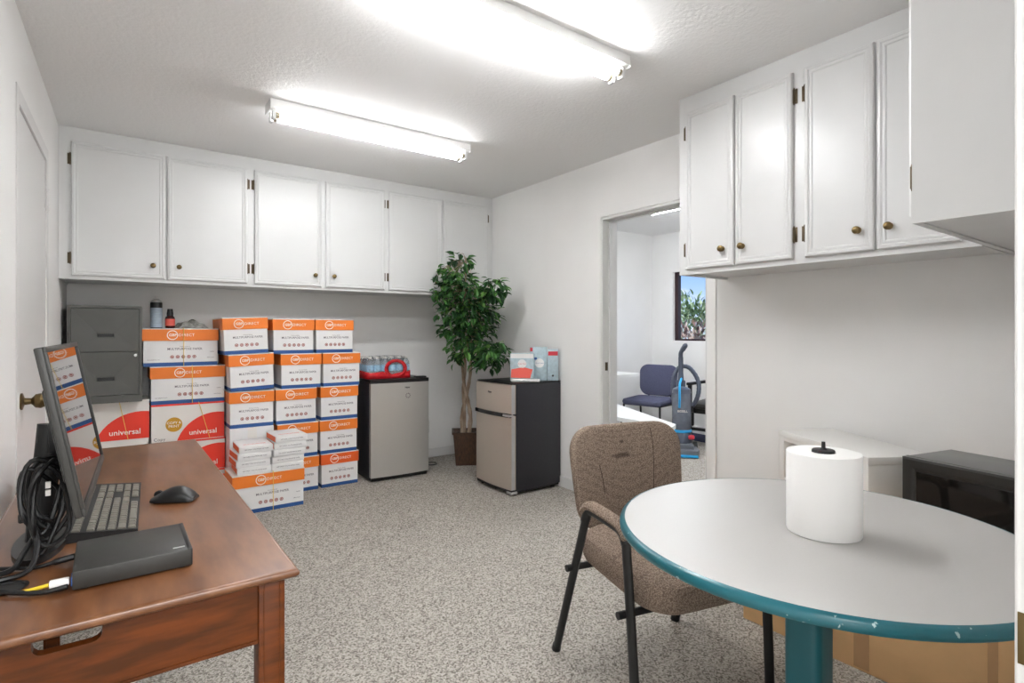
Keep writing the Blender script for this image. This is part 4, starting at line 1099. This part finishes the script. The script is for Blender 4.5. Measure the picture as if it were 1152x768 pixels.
t = thing('white_cubby', 'small white open fronted cubby against the wall behind the microwave', 'cubby', (2.600, 1.392, ZB), R(-121.5))
L, D, H = 0.60, 0.28, 0.236
bm = new()
add_box(bm, 0, L, 0, D, H - 0.030, H, bev=0.004); obj('top_board', bm, M_white_pl, t)
bm = new(); add_box(bm, 0.004, 0.042, 0.004, D - .004, 0, H - 0.030, bev=0.003); obj('side_panel', bm, M_white_pl, t)
bm = new(); add_box(bm, L - 0.042, L - 0.004, 0.004, D - .004, 0, H - 0.030, bev=0.003)
for z in (0.07, 0.135): add_box(bm, L - 0.0045, L - 0.003, 0.02, D - 0.02, z, z + 0.003)
obj('side_panel', bm, M_white_pl, t)
bm = new(); add_box(bm, 0.042, L - 0.042, D - 0.016, D - 0.006, 0, H - 0.030); obj('back_panel', bm, M_white_pl, t, smooth=False)
bm = new(); add_box(bm, 0.042, L - 0.042, 0.006, D - .016, 0.0, 0.018, bev=0.002); add_box(bm, 0.042, L - .042, 0.004, 0.02, H - 0.046, H - 0.030); obj('bottom_board', bm, M_white_pl, t)

t = thing('microwave', 'black microwave oven standing on the cardboard box by the wall', 'microwave', (2.262, 0.766, ZB), R(-102.8))
W, D, H = 0.465, 0.29, 0.265
bm = new(); add_box(bm, 0, W, 0.022, D, 0.012, H, bev=0.004)
for k in range(2): add_box(bm, 0.0, W, 0.026 + 0.008*k, 0.029 + 0.008*k, H, H + 0.0012)
obj('case', bm, M_mwtop, t)
bm = new()
prof = [(0, 0), (0, 0.014), (0.006, 0.022), (0.030, 0.020), (0.040, 0.012)]
add_panel(bm, 0.0, W - 0.10, 0.014, H, 0.022, prof); dr = obj('door', bm, M_mw, t)
bm = new(); add_panel(bm, 0.046, W - 0.146, 0.058, H - 0.046, 0.010, [(0, 0), (0.0, 0.003), (0.012, 0.0035)]); obj('door_window', bm, M_glassd, dr)
bm = new(); add_panel(bm, W - 0.098, W, 0.014, H, 0.022, [(0, 0), (0, 0.014), (0.005, 0.020)]); cp = obj('control_panel', bm, M_mw, t)
bm = new()
for r in range(5):
    for c in range(3): add_box(bm, W - 0.085 + 0.025*c, W - 0.065 + 0.025*c, 0.0, 0.003, 0.07 + 0.022*r, 0.086 + 0.022*r, bev=0.001)
obj('keypad', bm, M_char, cp)
bm = new(); add_box(bm, W - 0.085, W - 0.015, 0.0015, 0.003, H - 0.06, H - 0.025); obj('display', bm, M_screen, cp)
bm = new()
for sx in (0.04, W - 0.04):
    for sy in (0.05, D - 0.03): add_tube(bm, [(sx, sy, 0), (sx, sy, 0.013)], 0.012, 10)
obj('feet', bm, M_rubber, t)

# ------------------------------------------------------------------ brown fabric chair; local -y is its front
t = thing('office_chair', 'brown woven fabric armchair with black legs at the round table', 'chair', (1.585, 1.276, 0), R(-13.3))
def cushion(w, h, thick, taper=0.0, r=0.09, curve=0.0, n=7, dome=0.35):
    """pillow in the xz plane, front towards -y."""
    bm = new()
    out = rounded_rect(w, h, r, 6)
    layers = [(0.90, thick/2), (0.97, thick*0.42), (1.0, thick*0.15), (1.0, -thick*0.15), (0.97, -thick*0.42), (0.90, -thick/2), (0.55, -thick/2*(1 + dome)), (0.2, -thick/2*(1 + dome*1.3))]
    rings = []
    for s, y in layers:
        ring = []
        for x, z in out:
            k = 1 + taper * (z / h)
            X, Z = x*s*k, z*s
            ring.append(bm.verts.new((X, y + curve*(X/(w/2))**2, Z)))
        rings.append(ring)
    m = len(out)
    for a, b in zip(rings, rings[1:]):
        for k in range(m): bm.faces.new((a[k], a[(k+1)%m], b[(k+1)%m], b[k]))
    bm.faces.new(rings[0][::-1]); bm.faces.new(rings[-1])
    return bm
bm = cushion(0.50, 0.405, 0.055, taper=0.12, r=0.11, curve=-0.035)
Mb = Matrix.Translation((0.025, 0.262, 0.640)) @ Matrix.Rotation(R(-9), 4, 'X')
bmesh.ops.transform(bm, matrix=Mb, verts=bm.verts)
back = obj('backrest', bm, M_weave_back, t)
md = back.modifiers.new('sub', 'SUBSURF'); md.levels = 1; md.render_levels = 1
from mathutils.bvhtree import BVHTree
dg = bpy.context.evaluated_depsgraph_get(); dg.update()
tree = BVHTree.FromObject(back, dg)
for seam in ([(-0.125, -0.06), (-0.13, 0.0), (-0.14, 0.05)], [(0.10, -0.14), (0.105, -0.05), (0.115, 0.05), (0.12, 0.12), (0.118, 0.175)]):
    pts = []
    for px, pz in smooth_path([(a, 0, b) for a, b in seam], 5) and [(q.x, q.z) for q in smooth_path([(a, 0, b) for a, b in seam], 5)]:
        p = Mb @ Vector((px, -0.3, pz)); hit = tree.ray_cast(p, Mb.to_3x3() @ Vector((0, 1, 0)))
        if hit[0]: pts.append(hit[0])
    bm = new(); add_tube(bm, pts, 0.0013, 6); obj('seam', bm, M_stain, back)
bm = cushion(0.51, 0.50, 0.105, taper=0.04, r=0.11, curve=0.0, dome=0.20)
bmesh.ops.transform(bm, matrix=Matrix.Translation((0.01, -0.045, 0.420)) @ Matrix.Rotation(R(-86), 4, 'X'), verts=bm.verts)
seat = obj('seat', bm, M_weave, t); md = seat.modifiers.new('sub', 'SUBSURF'); md.levels = 1; md.render_levels = 1
for s in (-1, 1):
    x = s * 0.280
    bm = new(); add_tube(bm, [(x*1.0, 0.265, 0.0), (x, 0.14, 0.32), (x, 0.04, 0.575)], 0.0175, 12, flat=0.75); lg = obj('leg', bm, M_dark, t)
    bm = new(); add_tube(bm, [(x*1.0, 0.2665, 0.0), (x, 0.2585, 0.02)], 0.0195, 12, flat=0.8); obj('foot_cap', bm, M_rubber, lg)
    bm = new(); add_tube(bm, [(x*0.955, -0.235, 0.0), (x*0.98, -0.215, 0.32), (x, -0.195, 0.575)], 0.0175, 12, flat=0.75); lg = obj('leg', bm, M_dark, t)
    bm = new(); add_tube(bm, [(x*0.955, -0.2355, 0.0), (x*0.957, -0.2345, 0.02)], 0.0195, 12, flat=0.8); obj('foot_cap', bm, M_rubber, lg)
    bm = new(); add_tube(bm, smooth_path([(x, 0.045, 0.565), (x, 0.025, 0.597), (x, -0.01, 0.607), (x, -0.14, 0.603), (x, -0.18, 0.592), (x, -0.197, 0.565)], 4), 0.0165, 12)
    arm = obj('arm_frame', bm, M_dark, t)
    bm = new(); add_tube(bm, smooth_path([(x, 0.052, 0.590), (x, 0.03, 0.612), (x, -0.01, 0.622), (x, -0.14, 0.617), (x, -0.185, 0.605), (x, -0.207, 0.580)], 4), [0.016] + [0.0225]*19 + [0.016], 12, flat=0.75)
    obj('arm_pad', bm, M_weave, arm)
    bm = new(); add_tube(bm, smooth_path([(s*0.17, -0.16, 0.385), (s*0.17, 0.10, 0.385), (s*0.165, 0.20, 0.40), (s*0.16, 0.262, 0.46), (s*0.15, 0.292, 0.56), (s*0.14, 0.305, 0.64)], 5), 0.012, 10, flat=0.6)
    obj('back_support', bm, M_dark, t)
for y, z in ((0.128, 0.368), (-0.195, 0.352)):
    bm = new(); add_tube(bm, [(-0.31, y, z), (0.31, y, z)], 0.012, 10); obj('cross_bar', bm, M_dark, t)

# ------------------------------------------------------------------ next room
bm = new(); add_box(bm, 5.24, 5.62, 2.2, 4.20, 0.0005, 0.006, bev=0.002)
tag(obj('patch', bm, M_navy_floor), 'dark navy rug on the next room floor behind the vacuum', 'patch')  # thin dark navy strip laid on the floor along the window wall
t = thing('side_chair', 'blue grey padded chair in the corner of the next room', 'chair', (4.95, 4.14, 0.0), R(-78))
bm = cushion(0.46, 0.36, 0.05, taper=0.10, r=0.10, curve=-0.03)
bmesh.ops.transform(bm, matrix=Matrix.Translation((0, 0.235, 0.645)) @ Matrix.Rotation(R(-8), 4, 'X'), verts=bm.verts); obj('backrest', bm, M_navy, t)
bm = cushion(0.48, 0.46, 0.06, r=0.09); bmesh.ops.transform(bm, matrix=Matrix.Translation((0, -0.02, 0.43)) @ Matrix.Rotation(R(-88), 4, 'X'), verts=bm.verts); obj('seat', bm, M_navy, t)
for sx in (-1, 1):
    bm = new(); add_tube(bm, [(sx*0.25, -0.24, 0), (sx*0.22, -0.18, 0.40)], 0.012, 8); obj('leg', bm, M_dark, t)
    bm = new(); add_tube(bm, [(sx*0.25, 0.28, 0), (sx*0.22, 0.19, 0.40)], 0.012, 8); obj('leg', bm, M_dark, t)
    bm = new(); add_tube(bm, smooth_path([(sx*0.14, 0.15, 0.40), (sx*0.14, 0.23, 0.42), (sx*0.14, 0.27, 0.55), (sx*0.13, 0.275, 0.66)], 4), 0.012, 8); obj('back_support', bm, M_dark, t)
bm = new(); add_box(bm, -0.23, 0.23, -0.19, 0.20, 0.385, 0.402, bev=0.004); obj('seat_frame', bm, M_dark, t)

t = thing('side_chair', 'black armchair partly hidden by the doorway edge past the vacuum', 'chair', (5.25, 3.42, 0.0065), R(-80))
bm = cushion(0.46, 0.42, 0.05, taper=0.06, r=0.10, curve=-0.03)
bmesh.ops.transform(bm, matrix=Matrix.Translation((0, 0.245, 0.68)) @ Matrix.Rotation(R(-8), 4, 'X'), verts=bm.verts); obj('backrest', bm, M_dark, t)
bm = cushion(0.50, 0.48, 0.06, r=0.08); bmesh.ops.transform(bm, matrix=Matrix.Translation((0, -0.02, 0.43)) @ Matrix.Rotation(R(-88), 4, 'X'), verts=bm.verts); obj('seat', bm, M_char, t)
for sx in (-1, 1):
    for yy, zz in ((-0.22, 0.40), (0.22, 0.40)):
        bm = new(); add_box(bm, sx*0.25 - .018, sx*0.25 + .018, yy - .018, yy + .018, 0, 0.64 if yy < 0 else 0.60, bev=0.004); obj('leg', bm, M_dark, t)
    bm = new(); add_box(bm, sx*0.25 - .024, sx*0.25 + .024, -0.26, 0.25, 0.635, 0.665, bev=0.008); obj('armrest', bm, M_black, t)
bm = new(); add_box(bm, -0.25, 0.25, -0.21, 0.23, 0.34, 0.40, bev=0.004); add_box(bm, -.24, .24, -.225, -.20, 0.16, 0.19); obj('seat_frame', bm, M_dark, t)

t = thing('small_table', 'small white pedestal table beside the blue grey chair', 'table', (4.50, 4.36, 0.0), R(0))
bm = new(); add_prism(bm, rounded_rect(0.68, 0.40, 0.06), 0.712, 0.742); obj('tabletop', bm, M_white, t)
bm = new(); add_box(bm, -0.06, 0.06, -0.01, 0.09, 0.03, 0.712, bev=0.004); obj('pedestal', bm, M_white, t)
bm = new(); add_prism(bm, rounded_rect(0.28, 0.34, 0.05), 0.0, 0.03); obj('base', bm, M_white, t)

t = thing('low_table', 'long low white wedge topped table just inside the next room', 'table', (3.63, 2.80, 0), 0)
top = [(0.0, 0.0), (0.13, 0.07), (0.74, 1.36), (0.05, 1.36)]
bm = new(); add_prism(bm, top, 0.415, 0.45); obj('tabletop', bm, M_white, t, smooth=False)
for (px, py) in ((0.05, 0.06), (0.10, 1.30), (0.64, 1.30), (0.12, 0.30)):
    bm = new(); add_box(bm, px - .018, px + .018, py - .018, py + .018, 0.0, 0.415, bev=0.002); obj('leg', bm, M_dark, t)

# upright vacuum; local -y is its front
t = thing('vacuum_cleaner', 'grey upright vacuum cleaner with cyan trim in the next room', 'vacuum cleaner', (4.575, 3.42, 0.0005), R(-48))
bm = new()
add_prism(bm, [(-0.155, -0.10), (-0.13, -0.19), (0.13, -0.19), (0.155, -0.10), (0.14, 0.05), (0.08, 0.12), (-0.08, 0.12), (-0.14, 0.05)], 0.018, 0.070)
add_prism(bm, [(-0.10, -0.12), (0.10, -0.12), (0.09, 0.10), (-0.09, 0.10)], 0.070, 0.115); obj('floor_head', bm, M_vhead, t, smooth=False)
bm = new(); add_box(bm, -0.135, 0.135, -0.205, -0.165, 0.006, 0.032, bev=0.008); obj('bumper', bm, M_cyan, t)
for sx in (-1, 1):
    bm = new(); add_tube(bm, [(sx*0.115, 0.10, 0.055), (sx*0.155, 0.10, 0.055)], 0.055, 18); obj('wheel', bm, M_rubber, t)
bm = new(); add_lathe(bm, [(0.095, 0.10), (0.100, 0.13), (0.095, 0.20), (0.085, 0.22)], c=(0, 0.03, 0), n=24); obj('motor_housing', bm, M_vac, t)
for sx in (-1, 1):
    bm = new(); add_box(bm, sx*0.085 - .03, sx*0.085 + .03, -0.055, 0.0, 0.155, 0.195, bev=0.01); obj('pedal', bm, M_vred, t)
bm = new(); add_lathe(bm, [(0.088, 0.235), (0.092, 0.25), (0.092, 0.58), (0.086, 0.60)], c=(0, 0.03, 0), n=28); cb = obj('dust_bin', bm, M_vacbin, t)
bm = new(); add_lathe(bm, [(0.094, 0.218), (0.096, 0.225), (0.096, 0.240), (0.093, 0.245)], c=(0, 0.03, 0), n=28); obj('ring', bm, M_cyan, cb)
bm = new(); text_verts(bm, 'BISSELL', 0.03, 0.0, 0.43, -0.064, bold=0.01); obj('lettering', bm, M_wprint, cb)
bm = new(); add_lathe(bm, [(0.092, 0.60), (0.085, 0.64), (0.05, 0.66), (0, 0.665)], c=(0, 0.03, 0), n=24); obj('bin_lid', bm, M_vac, t)
bm = new(); add_tube(bm, smooth_path([(-0.03, -0.07, 0.47), (-0.03, -0.095, 0.56), (-0.03, -0.09, 0.66), (-0.02, -0.03, 0.705), (0.0, 0.06, 0.735)], 5), 0.017, 10, flat=0.7); obj('carry_handle', bm, M_cyan, t)
bm = new(); add_box(bm, -0.045, 0.045, 0.10, 0.155, 0.11, 0.72, bev=0.012); obj('spine', bm, M_vac, t)
bm = new(); add_tube(bm, smooth_path([(0, 0.12, 0.60), (0, 0.12, 0.80), (0, 0.12, 0.95)], 4), [0.028]*4 + [0.024]*5, 12); pole = obj('pole', bm, M_vac, t)
bm = new(); add_tube(bm, smooth_path([(0, 0.12, 0.94), (0.0, 0.10, 1.0), (0.025, 0.06, 1.05), (0.045, 0.02, 1.09)], 5), [0.022]*8 + [0.026]*5 + [0.022, 0.015, 0.006], 12); obj('handle_grip', bm, M_vac, pole)
bm = new()
pts = smooth_path([(0.03, 0.16, 0.45), (0.12, 0.17, 0.46), (0.175, 0.17, 0.58), (0.17, 0.17, 0.72), (0.09, 0.17, 0.84), (0.0, 0.17, 0.85), (-0.06, 0.17, 0.76), (-0.075, 0.17, 0.62), (-0.06, 0.17, 0.45), (-0.04, 0.15, 0.32)], 8)
add_tube(bm, pts, [0.021 + 0.002*(k % 2) for k in range(len(pts))], 10); obj('hose', bm, M_vac, t)
bm = new(); add_tube(bm, [(0.10, 0.15, 0.36), (0.10, 0.15, 0.46)], 0.025, 10); add_box(bm, 0.04, 0.13, 0.11, 0.17, 0.26, 0.40, bev=0.015); obj('tool_holder', bm, M_black, t)

# ------------------------------------------------------------------ outside the window
bm = new(); add_box(bm, XE + 0.15, 18, -8, 16, -0.3, -0.05); struct('ground_outside', bm, M_ground)
def bush(name, label, cx, cy, cz, rx, ry, rz, n, ln, mm, stem_r=0.03, grp=None):
    t = thing(name, label, 'shrub', (cx, cy, -0.05), 0, grp)
    bt = new(); rn = random.Random(int(cx*100 + cy*10)); hub = [Vector((rn.uniform(-.5, .5)*rx, rn.uniform(-.5, .5)*ry, cz + rn.uniform(-.3, .5)*rz)) for k in range(6)]
    for h in hub: add_tube(bt, smooth_path([(0, 0, 0), h*0.5 + Vector((0.05, 0, 0)), h], 4), [stem_r*(1 - k*0.08) for k in range(9)], 7)
    obj('stem', bt, M_bark, t)
    bm = new()
    for i in range(n):
        while True:
            q = Vector((rn.uniform(-1, 1), rn.uniform(-1, 1), rn.uniform(-1, 1)))
            if 0.35 < q.length < 1 + 0.25*math.sin(7*q.x + 5*q.y + 6*q.z): break
        p = Vector((q.x*rx, q.y*ry, max(0.05, cz + q.z*rz)))
        leaf(bm, p, (q.x + rn.uniform(-.6, .6), q.y + rn.uniform(-.6, .6), q.z + rn.uniform(-.3, .9)), ln*rn.uniform(.7, 1.3), ln*0.42)
    me = bpy.data.meshes.new('foliage'); bm.to_mesh(me); bm.free(); me.materials.append(mm); link('foliage', me, t)
bush('shrub', 'green leafy shrub rising outside the next room window', 8.9, 6.4, 1.2, 0.8, 1.25, 0.72, 2600, 0.12, M_bush)
bush('shrub', 'dry pinkish shrub growing low outside the window glass', 7.0, 5.05, 0.75, 0.5, 1.0, 0.62, 2200, 0.10, M_dry)
